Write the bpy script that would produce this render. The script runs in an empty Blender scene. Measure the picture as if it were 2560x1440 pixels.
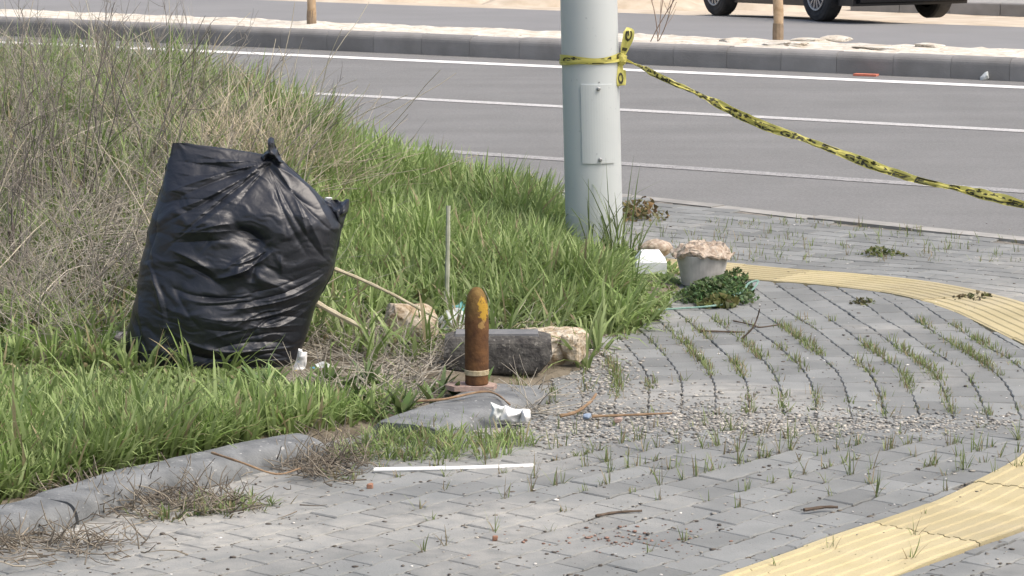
import bpy, math, random
import numpy as np
from mathutils import Vector

random.seed(7)
RNG = np.random.default_rng(7)
SC = bpy.context.scene
COL = SC.collection
R = math.radians

# ------------------------------------------------------------------ camera
F = 7500.0                       # focal length in photo pixels (2560 wide)
CAM_H = 2.5
PITCH = math.atan(1170.0 / F)
cam_d = bpy.data.cameras.new('camera')
cam_d.sensor_width = 36.0
cam_d.lens = 36.0 * F / 2560.0
cam_d.clip_start = 0.1
cam_d.clip_end = 2000.0
cam = bpy.data.objects.new('camera', cam_d)
cam.location = (0, 0, CAM_H)
cam.rotation_euler = (math.pi / 2 - PITCH, 0, 0)
COL.objects.link(cam)
SC.camera = cam

# ------------------------------------------------------------------ sky and sun
SUN_EL, SUN_AZ = R(58), R(115)          # azimuth measured from +Y towards +X
world = bpy.data.worlds.new('World')
SC.world = world
world.use_nodes = True
wn = world.node_tree
bg = wn.nodes['Background']
sky = wn.nodes.new('ShaderNodeTexSky')
sky.sky_type = 'NISHITA'
sky.sun_disc = False
sky.sun_elevation = SUN_EL
sky.sun_rotation = SUN_AZ
sky.air_density = 1.0
sky.dust_density = 6.0
sky.ozone_density = 0.6
wn.links.new(sky.outputs['Color'], bg.inputs['Color'])
bg.inputs['Strength'].default_value = 0.15
sun_d = bpy.data.lights.new('sun', 'SUN')
sun_d.energy = 1.35
sun_d.angle = R(35)
sun_d.color = (1.0, 0.97, 0.92)
sun = bpy.data.objects.new('sun', sun_d)
sdir = Vector((math.sin(SUN_AZ) * math.cos(SUN_EL), math.cos(SUN_AZ) * math.cos(SUN_EL), math.sin(SUN_EL)))
sun.rotation_euler = sdir.to_track_quat('Z', 'Y').to_euler()
sun.location = (0, 0, 30)
COL.objects.link(sun)
SC.view_settings.view_transform = 'Standard'
SC.view_settings.look = 'None'
SC.view_settings.gamma = 1.0
SC.view_settings.exposure = 0.57
SC.cycles.use_denoising = True

# ------------------------------------------------------------------ camera maths
CP, SP = math.cos(PITCH), math.sin(PITCH)
def ray(px, py):
    x = (px - 1280.0) / F; y = -(py - 720.0) / F
    return np.array([x, y * SP + CP, y * CP - SP])
def at(px, py, z=0.0):
    """point of the horizontal plane z seen at a photo pixel"""
    d = ray(px, py); t = (z - CAM_H) / d[2]
    return np.array([d[0] * t, d[1] * t, z])
def atY(px, py, Y):
    d = ray(px, py); t = Y / d[1]
    return np.array([d[0] * t, Y, CAM_H + d[2] * t])
def atplane(px, py, p0, n):
    d = ray(px, py); c = np.array([0, 0, CAM_H])
    t = np.dot(p0 - c, n) / np.dot(d, n)
    return c + d * t
def proj(P):
    P = np.asarray(P, float); q = P - np.array([0, 0, CAM_H])
    dep = q[..., 1] * CP - q[..., 2] * SP
    up = q[..., 1] * SP + q[..., 2] * CP
    return np.stack([1280 + F * q[..., 0] / dep, 720 - F * up / dep], -1)

# ------------------------------------------------------------------ noise
def _h(ix, iy, iz, seed):
    n = (ix.astype(np.int64) * 374761393 + iy.astype(np.int64) * 668265263 + iz.astype(np.int64) * 2147483647 + seed * 974634) & 0xffffffff
    n = ((n ^ (n >> 13)) * 1274126177) & 0xffffffff
    n = (n ^ (n >> 16)) & 0xffffffff
    return n / 4294967295.0
def noise(P, scale=1.0, seed=0):
    P = np.atleast_2d(np.asarray(P, float)) * scale
    if P.shape[-1] == 2: P = np.concatenate([P, np.zeros(P.shape[:-1] + (1,))], -1)
    i = np.floor(P).astype(np.int64); f = P - i; u = f * f * (3 - 2 * f)
    r = 0
    for a in (0, 1):
        for b in (0, 1):
            for c in (0, 1):
                w = (u[..., 0] if a else 1 - u[..., 0]) * (u[..., 1] if b else 1 - u[..., 1]) * (u[..., 2] if c else 1 - u[..., 2])
                r = r + w * _h(i[..., 0] + a, i[..., 1] + b, i[..., 2] + c, seed)
    return r
def fbm(P, scale=1.0, seed=0, octv=4):
    r = 0; a = 0.5; s = scale
    for k in range(octv):
        r = r + a * noise(P, s, seed + k * 17); a *= 0.5; s *= 2.03
    return r
def sstep(a, b, x):
    t = np.clip((np.asarray(x, float) - a) / (b - a), 0, 1)
    return t * t * (3 - 2 * t)

# ------------------------------------------------------------------ mesh helpers
class MB:
    def __init__(s):
        s.v = []; s.f = []; s.n = 0
    def add(s, V, Fc):
        V = np.asarray(V, float).reshape(-1, 3)
        s.v.append(V)
        for q in Fc: s.f.append(tuple(int(i) + s.n for i in q))
        s.n += len(V); return s
    def box(s, c, size, rz=0.0, taper=1.0):
        sx, sy, sz = [k / 2 for k in size]
        V = []
        for z, k in ((-sz, 1.0), (sz, taper)):
            for x, y in ((-sx, -sy), (sx, -sy), (sx, sy), (-sx, sy)):
                X, Y = x * k, y * k
                V.append((c[0] + X * math.cos(rz) - Y * math.sin(rz), c[1] + X * math.sin(rz) + Y * math.cos(rz), c[2] + z))
        return s.add(V, [(3, 2, 1, 0), (4, 5, 6, 7), (0, 1, 5, 4), (1, 2, 6, 5), (2, 3, 7, 6), (3, 0, 4, 7)])
    def tube(s, pts, rad, n=8, cap=True):
        pts = np.asarray(pts, float); k = len(pts)
        rad = np.full(k, rad) if np.isscalar(rad) else np.asarray(rad, float)
        T = np.gradient(pts, axis=0); T /= np.linalg.norm(T, axis=1)[:, None] + 1e-12
        ref = np.array([0, 0, 1.0]) if abs(T[:, 2]).mean() < 0.9 else np.array([1.0, 0, 0])
        A = np.cross(T, ref); A /= np.linalg.norm(A, axis=1)[:, None] + 1e-12
        B = np.cross(T, A)
        th = np.arange(n) / n * 2 * math.pi
        V = pts[:, None] + rad[:, None, None] * (np.cos(th)[None, :, None] * A[:, None] + np.sin(th)[None, :, None] * B[:, None])
        Fc = []
        for i in range(k - 1):
            for j in range(n):
                a = i * n + j; b = i * n + (j + 1) % n
                Fc.append((a, a + n, b + n, b))
        if cap:
            Fc.append(tuple(range(n))); Fc.append(tuple(range((k - 1) * n, k * n))[::-1])
        return s.add(V, Fc)
    def lathe(s, c, prof, n=32, axis='Z'):
        V = []; 
        for r, z in prof:
            for j in range(n):
                a = j / n * 2 * math.pi
                if axis == 'Z': V.append((c[0] + r * math.cos(a), c[1] + r * math.sin(a), c[2] + z))
                else: V.append((c[0] + r * math.cos(a), c[1] + z, c[2] + r * math.sin(a)))
        Fc = []
        for i in range(len(prof) - 1):
            for j in range(n):
                a = i * n + j; b = i * n + (j + 1) % n
                Fc.append((a, b, b + n, a + n) if axis == 'Z' else (a, a + n, b + n, b))
        Fc.append(tuple(range(n))[::-1]); Fc.append(tuple(range((len(prof) - 1) * n, len(prof) * n)))
        return s.add(V, Fc)
    def grid(s, V):
        """V: (a,b,3) sheet"""
        a, b = V.shape[:2]
        i, j = np.meshgrid(np.arange(a - 1), np.arange(b - 1), indexing='ij')
        q = (i * b + j).ravel()
        Fc = np.stack([q, q + 1, q + b + 1, q + b], -1)
        return s.add(V.reshape(-1, 3), Fc)
    def build(s, name, mat, parent=None, smooth=False, origin=None):
        V = np.concatenate(s.v); o = np.zeros(3)
        if parent is not None:
            o = np.array(parent.get('_o', (0, 0, 0)), float); L = (0, 0, 0)
        elif origin is not None:
            o = np.array(origin, float); L = origin
        else: L = (0, 0, 0)
        me = bpy.data.meshes.new(name)
        me.from_pydata((V - o).tolist(), [], s.f)
        if smooth: me.shade_smooth()
        me.materials.append(mat)
        ob = bpy.data.objects.new(name, me); COL.objects.link(ob)
        ob.location = tuple(float(k) for k in L)
        ob['_o'] = [float(k) for k in o]
        if parent is not None: ob.parent = parent
        return ob
def fast_mesh(name, V, quads, mat, colors=None, parent=None, smooth=True, tris=None):
    """large numpy mesh"""
    V = np.asarray(V, np.float32).reshape(-1, 3)
    o = np.zeros(3)
    if parent is not None: o = np.array(parent.get('_o', (0, 0, 0)), float); V = V - o.astype(np.float32)
    parts = []; tot = []
    if quads is not None and len(quads): parts.append(np.asarray(quads, np.int32).ravel()); tot.append(np.full(len(quads), 4, np.int32))
    if tris is not None and len(tris): parts.append(np.asarray(tris, np.int32).ravel()); tot.append(np.full(len(tris), 3, np.int32))
    loops = np.concatenate(parts); tot = np.concatenate(tot)
    me = bpy.data.meshes.new(name)
    me.vertices.add(len(V)); me.vertices.foreach_set('co', V.ravel())
    me.loops.add(len(loops)); me.loops.foreach_set('vertex_index', loops)
    me.polygons.add(len(tot))
    st = np.concatenate([[0], np.cumsum(tot)[:-1]]).astype(np.int32)
    me.polygons.foreach_set('loop_start', st); me.polygons.foreach_set('loop_total', tot)
    me.update(calc_edges=True); me.validate()
    if smooth: me.shade_smooth()
    if colors is not None:
        at_ = me.attributes.new('Col', 'FLOAT_COLOR', 'POINT')
        C = np.ones((len(V), 4), np.float32); C[:, :3] = colors
        at_.data.foreach_set('color', C.ravel())
    me.materials.append(mat)
    ob = bpy.data.objects.new(name, me); COL.objects.link(ob)
    ob['_o'] = [float(k) for k in o]
    if parent is not None: ob.parent = parent
    return ob
def thing(name, label, cat, loc=(0, 0, 0), group=None, kind=None):
    o = bpy.data.objects.new(name, None); COL.objects.link(o)
    o.location = tuple(float(k) for k in loc); o['_o'] = [float(k) for k in loc]
    o.empty_display_size = 0.1
    return tag(o, label, cat, group, kind)
def tag(o, label=None, cat=None, group=None, kind=None):
    if label: o['label'] = label
    if cat: o['category'] = cat
    if group: o['group'] = group
    if kind: o['kind'] = kind
    return o

# ------------------------------------------------------------------ materials
def nodes(m):
    m.use_nodes = True; nt = m.node_tree
    return nt, nt.nodes['Principled BSDF'], nt.links
def mat(name, c1, c2=None, scale=6.0, rough=0.85, bump=0.0, bscale=80.0, spec=0.3, detail=6.0, lo=0.35, hi=0.65, metal=0.0,
        rnd=0.0, speck=None, speck_scale=300.0, speck_th=0.66, dist=0.0, coat=0.0):
    m = bpy.data.materials.new(name); nt, bs, L = nodes(m)
    geo = nt.nodes.new('ShaderNodeNewGeometry')
    bs.inputs['Roughness'].default_value = rough
    bs.inputs['Specular IOR Level'].default_value = spec
    bs.inputs['Metallic'].default_value = metal
    bs.inputs['Coat Weight'].default_value = coat
    col = None
    if c2 is not None:
        n = nt.nodes.new('ShaderNodeTexNoise'); n.inputs['Scale'].default_value = scale; n.inputs['Detail'].default_value = detail
        n.inputs['Distortion'].default_value = dist
        L.new(geo.outputs['Position'], n.inputs['Vector'])
        r = nt.nodes.new('ShaderNodeValToRGB')
        r.color_ramp.elements[0].position = lo; r.color_ramp.elements[1].position = hi
        r.color_ramp.elements[0].color = (*c1, 1); r.color_ramp.elements[1].color = (*c2, 1)
        L.new(n.outputs['Fac'], r.inputs['Fac']); col = r.outputs['Color']
    else:
        rgb = nt.nodes.new('ShaderNodeRGB'); rgb.outputs[0].default_value = (*c1, 1); col = rgb.outputs[0]
    if speck is not None:
        n = nt.nodes.new('ShaderNodeTexNoise'); n.inputs['Scale'].default_value = speck_scale; n.inputs['Detail'].default_value = 3
        L.new(geo.outputs['Position'], n.inputs['Vector'])
        r = nt.nodes.new('ShaderNodeValToRGB'); r.color_ramp.elements[0].position = speck_th - 0.06; r.color_ramp.elements[1].position = speck_th + 0.02
        L.new(n.outputs['Fac'], r.inputs['Fac'])
        mx = nt.nodes.new('ShaderNodeMix'); mx.data_type = 'RGBA'
        L.new(r.outputs['Color'], mx.inputs[0]); L.new(col, mx.inputs[6]); mx.inputs[7].default_value = (*speck, 1); col = mx.outputs[2]
    if rnd > 0:
        oi = nt.nodes.new('ShaderNodeObjectInfo')
        mr = nt.nodes.new('ShaderNodeMapRange'); mr.inputs[3].default_value = 1 - rnd; mr.inputs[4].default_value = 1 + rnd
        L.new(oi.outputs['Random'], mr.inputs[0])
        mx = nt.nodes.new('ShaderNodeMix'); mx.data_type = 'RGBA'; mx.blend_type = 'MULTIPLY'; mx.inputs[0].default_value = 1
        L.new(col, mx.inputs[6]); L.new(mr.outputs[0], mx.inputs[7]); col = mx.outputs[2]
    L.new(col, bs.inputs['Base Color'])
    if bump > 0:
        n = nt.nodes.new('ShaderNodeTexNoise'); n.inputs['Scale'].default_value = bscale; n.inputs['Detail'].default_value = 5
        L.new(geo.outputs['Position'], n.inputs['Vector'])
        b = nt.nodes.new('ShaderNodeBump'); b.inputs['Strength'].default_value = bump; b.inputs['Distance'].default_value = 0.01
        L.new(n.outputs['Fac'], b.inputs['Height']); L.new(b.outputs['Normal'], bs.inputs['Normal'])
    return m
def leaf_mat(name, transl=0.3, rough=0.55):
    m = bpy.data.materials.new(name); nt, bs, L = nodes(m)
    a = nt.nodes.new('ShaderNodeAttribute'); a.attribute_name = 'Col'
    L.new(a.outputs['Color'], bs.inputs['Base Color'])
    bs.inputs['Roughness'].default_value = rough; bs.inputs['Specular IOR Level'].default_value = 0.35
    tr = nt.nodes.new('ShaderNodeBsdfTranslucent'); L.new(a.outputs['Color'], tr.inputs['Color'])
    mx = nt.nodes.new('ShaderNodeMixShader'); mx.inputs[0].default_value = transl
    out = nt.nodes['Material Output']
    L.new(bs.outputs[0], mx.inputs[1]); L.new(tr.outputs[0], mx.inputs[2]); L.new(mx.outputs[0], out.inputs['Surface'])
    return m

M = {}
M['soil'] = mat('soil', (0.10, 0.085, 0.06), (0.19, 0.165, 0.125), scale=9, rough=0.95, bump=0.6, bscale=60)
M['ground'] = mat('ground_sand', (0.42, 0.35, 0.26), (0.56, 0.49, 0.39), scale=2.5, rough=0.95, bump=0.6, bscale=20)
M['joint'] = mat('joint_dirt', (0.10, 0.093, 0.08), (0.24, 0.225, 0.195), scale=14, rough=0.95, bump=0.5, bscale=150)
M['asphalt_plain'] = mat('asphalt', (0.165, 0.165, 0.16), (0.19, 0.19, 0.185), scale=1.3, rough=0.9, bump=0.35, bscale=220, speck=(0.25, 0.25, 0.24), speck_scale=260, speck_th=0.62, lo=0.3, hi=0.7)
def asphalt_mat():
    m = M['asphalt_plain'].copy(); m.name = 'worn_asphalt'; nt = m.node_tree; L = nt.links; bs = nt.nodes['Principled BSDF']
    src = bs.inputs['Base Color'].links[0].from_socket
    geo = nt.nodes.new('ShaderNodeNewGeometry'); mp = nt.nodes.new('ShaderNodeMapping'); mp.inputs['Rotation'].default_value = (0, 0, R(30)); mp.inputs['Scale'].default_value = (0.10, 1.6, 1)
    L.new(geo.outputs['Position'], mp.inputs['Vector'])
    n = nt.nodes.new('ShaderNodeTexNoise'); n.inputs['Scale'].default_value = 1.0; n.inputs['Detail'].default_value = 7; n.inputs['Roughness'].default_value = .6; L.new(mp.outputs[0], n.inputs['Vector'])
    r = nt.nodes.new('ShaderNodeMapRange'); r.inputs[1].default_value = .3; r.inputs[2].default_value = .7; r.inputs[3].default_value = .93; r.inputs[4].default_value = 1.06; L.new(n.outputs['Fac'], r.inputs[0])
    n2 = nt.nodes.new('ShaderNodeTexNoise'); n2.inputs['Scale'].default_value = 55; n2.inputs['Detail'].default_value = 4; L.new(geo.outputs['Position'], n2.inputs['Vector'])
    r2 = nt.nodes.new('ShaderNodeMapRange'); r2.inputs[1].default_value = .3; r2.inputs[2].default_value = .7; r2.inputs[3].default_value = .86; r2.inputs[4].default_value = 1.14; L.new(n2.outputs['Fac'], r2.inputs[0])
    mu = nt.nodes.new('ShaderNodeMath'); mu.operation = 'MULTIPLY'; L.new(r.outputs[0], mu.inputs[0]); L.new(r2.outputs[0], mu.inputs[1])
    x = nt.nodes.new('ShaderNodeMix'); x.data_type = 'RGBA'; x.blend_type = 'MULTIPLY'; x.inputs[0].default_value = 1; L.new(src, x.inputs[6]); L.new(mu.outputs[0], x.inputs[7]); L.new(x.outputs[2], bs.inputs['Base Color'])
    return m
M['asphalt'] = asphalt_mat()
M['asphalt_far'] = mat('asphalt_far', (0.205, 0.205, 0.203), (0.23, 0.23, 0.228), scale=0.8, rough=0.9, bump=0.3, bscale=200, lo=0.3, hi=0.7)
M['paint'] = mat('road_paint', (0.80, 0.79, 0.76), (0.70, 0.69, 0.66), scale=25, rough=0.7)
M['paint_worn'] = mat('road_paint_worn', (0.42, 0.415, 0.40), (0.56, 0.555, 0.54), scale=30, rough=0.8, speck=(0.3, 0.295, 0.285), speck_scale=60, speck_th=0.6)
M['kerb_far'] = mat('kerb_concrete_far', (0.20, 0.195, 0.185), (0.26, 0.255, 0.245), scale=3, rough=0.9, rnd=0.12, bump=0.3, bscale=60)
M['kerb'] = mat('kerb_concrete', (0.125, 0.133, 0.136), (0.215, 0.225, 0.225), scale=9, rough=0.88, bump=0.35, bscale=90, rnd=0.05, speck=(0.36, 0.36, 0.345), speck_scale=35, speck_th=0.70)
M['kerb_pale'] = mat('kerb_concrete_pale', (0.27, 0.265, 0.245), (0.35, 0.34, 0.315), scale=6, rough=0.9, bump=0.3, bscale=60, rnd=0.1)
M['limestone'] = mat('limestone', (0.33, 0.25, 0.16), (0.58, 0.52, 0.42), scale=22, rough=0.95, bump=1.0, bscale=50, rnd=0.08, speck=(0.24, 0.18, 0.11), speck_scale=45, speck_th=.64)
M['whitestone'] = mat('white_chips', (0.47, 0.42, 0.34), (0.66, 0.63, 0.56), scale=7, rough=0.9, bump=0.9, bscale=30, speck=(0.36, 0.31, 0.24), speck_scale=14, speck_th=.66)
M['steel'] = mat('painted_steel', (0.48, 0.515, 0.515), (0.51, 0.545, 0.545), scale=5, rough=0.5, spec=0.4, lo=0.2, hi=0.8, speck=(0.37, 0.40, 0.41), speck_scale=40, speck_th=0.74)
M['bolt'] = mat('zinc_bolt', (0.30, 0.31, 0.31), rough=0.45, metal=0.6)
M['white_plastic'] = mat('white_plastic', (0.78, 0.79, 0.78), (0.70, 0.70, 0.68), scale=20, rough=0.5)
M['styrofoam'] = mat('styrofoam', (0.80, 0.83, 0.84), (0.72, 0.75, 0.76), scale=30, rough=0.8, bump=0.3, bscale=250)
M['black_rubber'] = mat('tyre_rubber', (0.03, 0.031, 0.033), (0.06, 0.058, 0.056), scale=7, rough=0.8, bump=0.2, bscale=60)
M['rim'] = mat('alloy_rim', (0.45, 0.45, 0.46), rough=0.35, metal=0.7)
M['car_paint'] = mat('dark_car_paint', (0.010, 0.011, 0.013), rough=0.35, spec=0.4, coat=0.2)
M['car_trim'] = mat('dark_car_trim', (0.010, 0.010, 0.011), rough=0.8, spec=.15)
M['glass'] = mat('car_glass', (0.02, 0.022, 0.025), rough=0.05, spec=0.6)
M['lamp_red'] = mat('car_lamp_red', (0.25, 0.01, 0.01), rough=0.2, spec=0.6)
M['wood'] = mat('stake_wood', (0.34, 0.24, 0.14), (0.47, 0.35, 0.23), scale=10, rough=0.85, bump=0.4, bscale=60, dist=1.0)
M['cane'] = mat('dry_cane', (0.34, 0.30, 0.20), (0.50, 0.45, 0.33), scale=14, rough=0.75)
M['stump'] = mat('weathered_stake', (0.30, 0.32, 0.24), (0.42, 0.43, 0.34), scale=20, rough=0.85)
M['twig'] = mat('dark_twig', (0.075, 0.055, 0.04), (0.13, 0.10, 0.075), scale=30, rough=0.9)
M['twig_brown'] = mat('brown_twig', (0.20, 0.13, 0.075), (0.30, 0.21, 0.13), scale=30, rough=0.9)
M['rope'] = mat('green_rope', (0.14, 0.25, 0.21), (0.22, 0.34, 0.29), scale=60, rough=0.8)
M['teal'] = mat('teal_plastic', (0.10, 0.30, 0.30), (0.16, 0.36, 0.34), scale=30, rough=0.6)
M['blue_print'] = mat('blue_print', (0.10, 0.30, 0.42), (0.2, 0.42, 0.5), scale=25, rough=0.5)
M['yellow_print'] = mat('yellow_print', (0.75, 0.62, 0.06), rough=0.5)
M['clear_plastic'] = mat('cloudy_plastic', (0.50, 0.54, 0.52), (0.66, 0.68, 0.66), scale=18, rough=0.35)
M['pink_tile'] = mat('pink_shard', (0.31, 0.215, 0.175), (0.42, 0.32, 0.27), scale=30, rough=0.9, bump=0.3)
M['pinkfoam'] = mat('pink_crust', (0.29, 0.225, 0.17), (0.50, 0.43, 0.35), scale=40, rough=0.9, bump=0.8, bscale=50)
M['bucket'] = mat('dusty_bucket', (0.40, 0.385, 0.36), (0.53, 0.51, 0.48), scale=16, rough=0.7)
M['red_scrap'] = mat('red_scrap', (0.55, 0.16, 0.10), (0.6, 0.22, 0.15), scale=20, rough=0.7)
M['paper'] = mat('crumpled_paper', (0.74, 0.68, 0.63), (0.62, 0.5, 0.44), scale=18, rough=0.8)
M['blue_scrap'] = mat('blue_scrap', (0.25, 0.32, 0.42), rough=0.6)
M['orange_scrap'] = mat('terracotta', (0.25, 0.13, 0.085), (0.33, 0.19, 0.13), scale=40, rough=0.9)
M['grass'] = leaf_mat('grass_blades', 0.35)
M['dry'] = leaf_mat('dry_stems', 0.05, 0.85)
M['leafy'] = leaf_mat('leafy_weed', 0.25, 0.6)
M['grit'] = leaf_mat('grit', 0.0, 0.9)

# pavers: grey concrete, dusted pale in drifts, a piece-to-piece shift of tone
def paver_mat(name, ca, cb, dust, dust_amt=1.0):
    m = bpy.data.materials.new(name); nt, bs, L = nodes(m)
    bs.inputs['Roughness'].default_value = 0.9; bs.inputs['Specular IOR Level'].default_value = 0.25
    geo = nt.nodes.new('ShaderNodeNewGeometry')
    def nz(scale, det=6, dis=0.0):
        n = nt.nodes.new('ShaderNodeTexNoise'); n.inputs['Scale'].default_value = scale; n.inputs['Detail'].default_value = det; n.inputs['Distortion'].default_value = dis
        L.new(geo.outputs['Position'], n.inputs['Vector']); return n.outputs['Fac']
    def ramp(x, a, b, c0, c1):
        r = nt.nodes.new('ShaderNodeValToRGB'); r.color_ramp.elements[0].position = a; r.color_ramp.elements[1].position = b
        r.color_ramp.elements[0].color = (*c0, 1); r.color_ramp.elements[1].color = (*c1, 1); L.new(x, r.inputs['Fac']); return r.outputs['Color']
    def mix(f, a, b, mode='MIX'):
        x = nt.nodes.new('ShaderNodeMix'); x.data_type = 'RGBA'; x.blend_type = mode
        for s, i in ((f, 0), (a, 6), (b, 7)):
            if hasattr(s, 'is_linked') or hasattr(s, 'links'): L.new(s, x.inputs[i])
            else: x.inputs[i].default_value = s
        return x.outputs[2]
    base = ramp(nz(5, 8), 0.3, 0.7, ca, cb)
    oi = nt.nodes.new('ShaderNodeObjectInfo'); at_ = nt.nodes.new('ShaderNodeAttribute'); at_.attribute_name = 'tone'
    sub = nt.nodes.new('ShaderNodeMath'); sub.operation = 'ADD'; L.new(oi.outputs['Random'], sub.inputs[0]); L.new(at_.outputs['Fac'], sub.inputs[1])
    fr = nt.nodes.new('ShaderNodeMath'); fr.operation = 'FRACT'; L.new(sub.outputs[0], fr.inputs[0])
    mr = nt.nodes.new('ShaderNodeMapRange'); mr.inputs[3].default_value = 0.83; mr.inputs[4].default_value = 1.13; L.new(fr.outputs[0], mr.inputs[0])
    base = mix(1.0, base, mr.outputs[0], 'MULTIPLY')
    sx = nt.nodes.new('ShaderNodeSeparateXYZ'); L.new(geo.outputs['Position'], sx.inputs[0])
    wx = nt.nodes.new('ShaderNodeMapRange'); wx.inputs[1].default_value = -1.2; wx.inputs[2].default_value = 1.4; wx.inputs[3].default_value = 0.10; wx.inputs[4].default_value = -0.06; L.new(sx.outputs[0], wx.inputs[0])
    ad = nt.nodes.new('ShaderNodeMath'); ad.operation = 'ADD'; L.new(nz(0.9, 7, 0.6), ad.inputs[0]); L.new(wx.outputs[0], ad.inputs[1])
    d1 = ramp(ad.outputs[0], 0.47, 0.68, (0, 0, 0), (dust_amt,) * 3)
    d2 = ramp(nz(14, 6), 0.3, 0.62, (0.25,) * 3, (1, 1, 1))
    dm = mix(1.0, d1, d2, 'MULTIPLY')
    base = mix(dm, base, (*dust, 1))
    sp = ramp(nz(230, 2), 0.63, 0.68, (0, 0, 0), (0.55,) * 3)
    base = mix(sp, base, (0.16, 0.145, 0.125, 1))
    L.new(base, bs.inputs['Base Color'])
    b = nt.nodes.new('ShaderNodeBump'); b.inputs['Strength'].default_value = 0.35; b.inputs['Distance'].default_value = 0.006
    L.new(nz(120, 6), b.inputs['Height']); L.new(b.outputs['Normal'], bs.inputs['Normal'])
    return m
M['paver'] = paver_mat('grey_paver', (0.183, 0.192, 0.187), (0.232, 0.240, 0.233), (0.345, 0.340, 0.312))
M['tactile'] = paver_mat('yellow_tactile', (0.42, 0.36, 0.205), (0.475, 0.41, 0.25), (0.36, 0.325, 0.25), 0.9)

# ------------------------------------------------------------------ terrain heights
ZR = -0.05                                             # road level
mA, mB = at(700, 121, ZR), at(2560, 205, ZR)           # foot of the median kerb
dM = (mB - mA)[:2]; dM /= np.linalg.norm(dM)
nM = np.array([-dM[1], dM[0]]); nM = nM if nM[1] > 0 else -nM
def mdist(X, Y): return (X - mA[0]) * nM[0] + (Y - mA[1]) * nM[1]
def mpt(along, dist, z): return np.array([mA[0] + dM[0] * along + nM[0] * dist, mA[1] + dM[1] * along + nM[1] * dist, z])
MED_TOP = 0.15
pf = at(1300, 69, MED_TOP); MED_W = float(mdist(pf[0], pf[1]))
FSL, FSL2 = 0.02, 0.055
FP0 = mpt(0, MED_W, ZR); FN = np.array([nM[0] * FSL, nM[1] * FSL, 1.0])
pB = atplane(2056, 53, FP0, FN)                       # near left wheel of the parked car
S1 = float(mdist(pB[0], pB[1])) - MED_W + 0.3
FAR_W = MED_W + S1 + 0.05
def zfar(X, Y):
    q = mdist(X, Y) - MED_W
    return ZR - FSL * np.clip(q, 0, S1) - FSL2 * np.clip(q - S1, 0, 9)
def atF(px, py):
    """first hit of a pixel ray with the far ground"""
    d = ray(px, py); Y = np.arange(28.0, 130.0, 0.01); t = Y / d[1]; X = d[0] * t; Z = CAM_H + d[2] * t
    i = int(np.argmax(Z < zfar(X, Y))) if (Z < zfar(X, Y)).any() else len(Y) - 1
    return np.array([X[i], Y[i], float(zfar(X[i], Y[i]))])

# verge: planted bank left of the post
def PX(l): return [tuple(at(x, y)[:2]) for x, y in l]
KERB_PX = [(-420, 1398), (-150, 1328), (0, 1290), (130, 1258), (350, 1204), (560, 1154), (760, 1112), (1000, 1056), (1150, 1010), (1290, 962)]
KERB = np.array(PX(KERB_PX))
EDGE = PX([(1330, 955), (1450, 935), (1530, 860), (1640, 800), (1700, 725), (1690, 668), (1580, 625), (1520, 590), (1430, 560), (1330, 522), (1200, 495), (900, 462), (400, 425), (-300, 380), (-1500, 330)])
VERGE = np.array([tuple(k) for k in KERB] + EDGE + [(-9, 14), (-6, 9.0)])
def inpoly(P, poly):
    x, y = P[:, 0], P[:, 1]; r = np.zeros(len(P), bool); j = len(poly) - 1
    for i in range(len(poly)):
        xi, yi = poly[i]; xj, yj = poly[j]
        c = ((yi > y) != (yj > y)) & (x < (xj - xi) * (y - yi) / (yj - yi + 1e-12) + xi)
        r ^= c; j = i
    return r
def pdist(P, poly, closed=True):
    P = np.asarray(P, float)[:, :2]; d = np.full(len(P), 1e9); n = len(poly)
    for i in range(n if closed else n - 1):
        a = np.array(poly[i]); b = np.array(poly[(i + 1) % n]); ab = b - a
        t = np.clip(((P - a) @ ab) / (ab @ ab + 1e-12), 0, 1)
        d = np.minimum(d, np.linalg.norm(P - a - t[:, None] * ab, axis=1))
    return d
def zverge(X, Y):
    X = np.asarray(X, float); Y = np.asarray(Y, float); P = np.stack([X, Y], -1).reshape(-1, 2)
    d = pdist(P, VERGE).reshape(X.shape)
    h = 0.62 * sstep(0.3, -2.7, X) * sstep(13.2, 19.5, Y) + 0.02 + 0.02 * sstep(0, 0.6, d)
    h = h * sstep(0.0, 0.35, d) + 0.05 * (fbm(P, 1.7, 3).reshape(X.shape) - 0.5) * sstep(0, 0.4, d)
    return h
def zpave(X, Y):
    P = np.stack([np.asarray(X, float).ravel(), np.asarray(Y, float).ravel()], -1)
    z = 0.03 * (noise(P, 0.9, 5) - 0.5) + 0.012 * (noise(P, 2.6, 9) - 0.5)
    z -= 0.02 * np.exp(-((P[:, 1] - 12.45) / 0.35) ** 2)
    return z.reshape(np.shape(X))

# ------------------------------------------------------------------ ground sheet to the horizon
xs = np.concatenate([np.linspace(-900, -40, 12), np.linspace(-35, 35, 60), np.linspace(40, 900, 12)])
ys = np.concatenate([np.linspace(-60, 5, 6), np.linspace(7, 75, 60), np.linspace(85, 1500, 14)])
XX, YY = np.meshgrid(xs, ys, indexing='ij')
ZZ = zfar(XX, YY) - np.where(mdist(XX, YY) > FAR_W + 1.2, 0.015, 0.10)
g = MB().grid(np.stack([XX, YY, ZZ], -1)).build('ground', M['ground'], smooth=True); tag(g, kind='structure')
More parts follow.
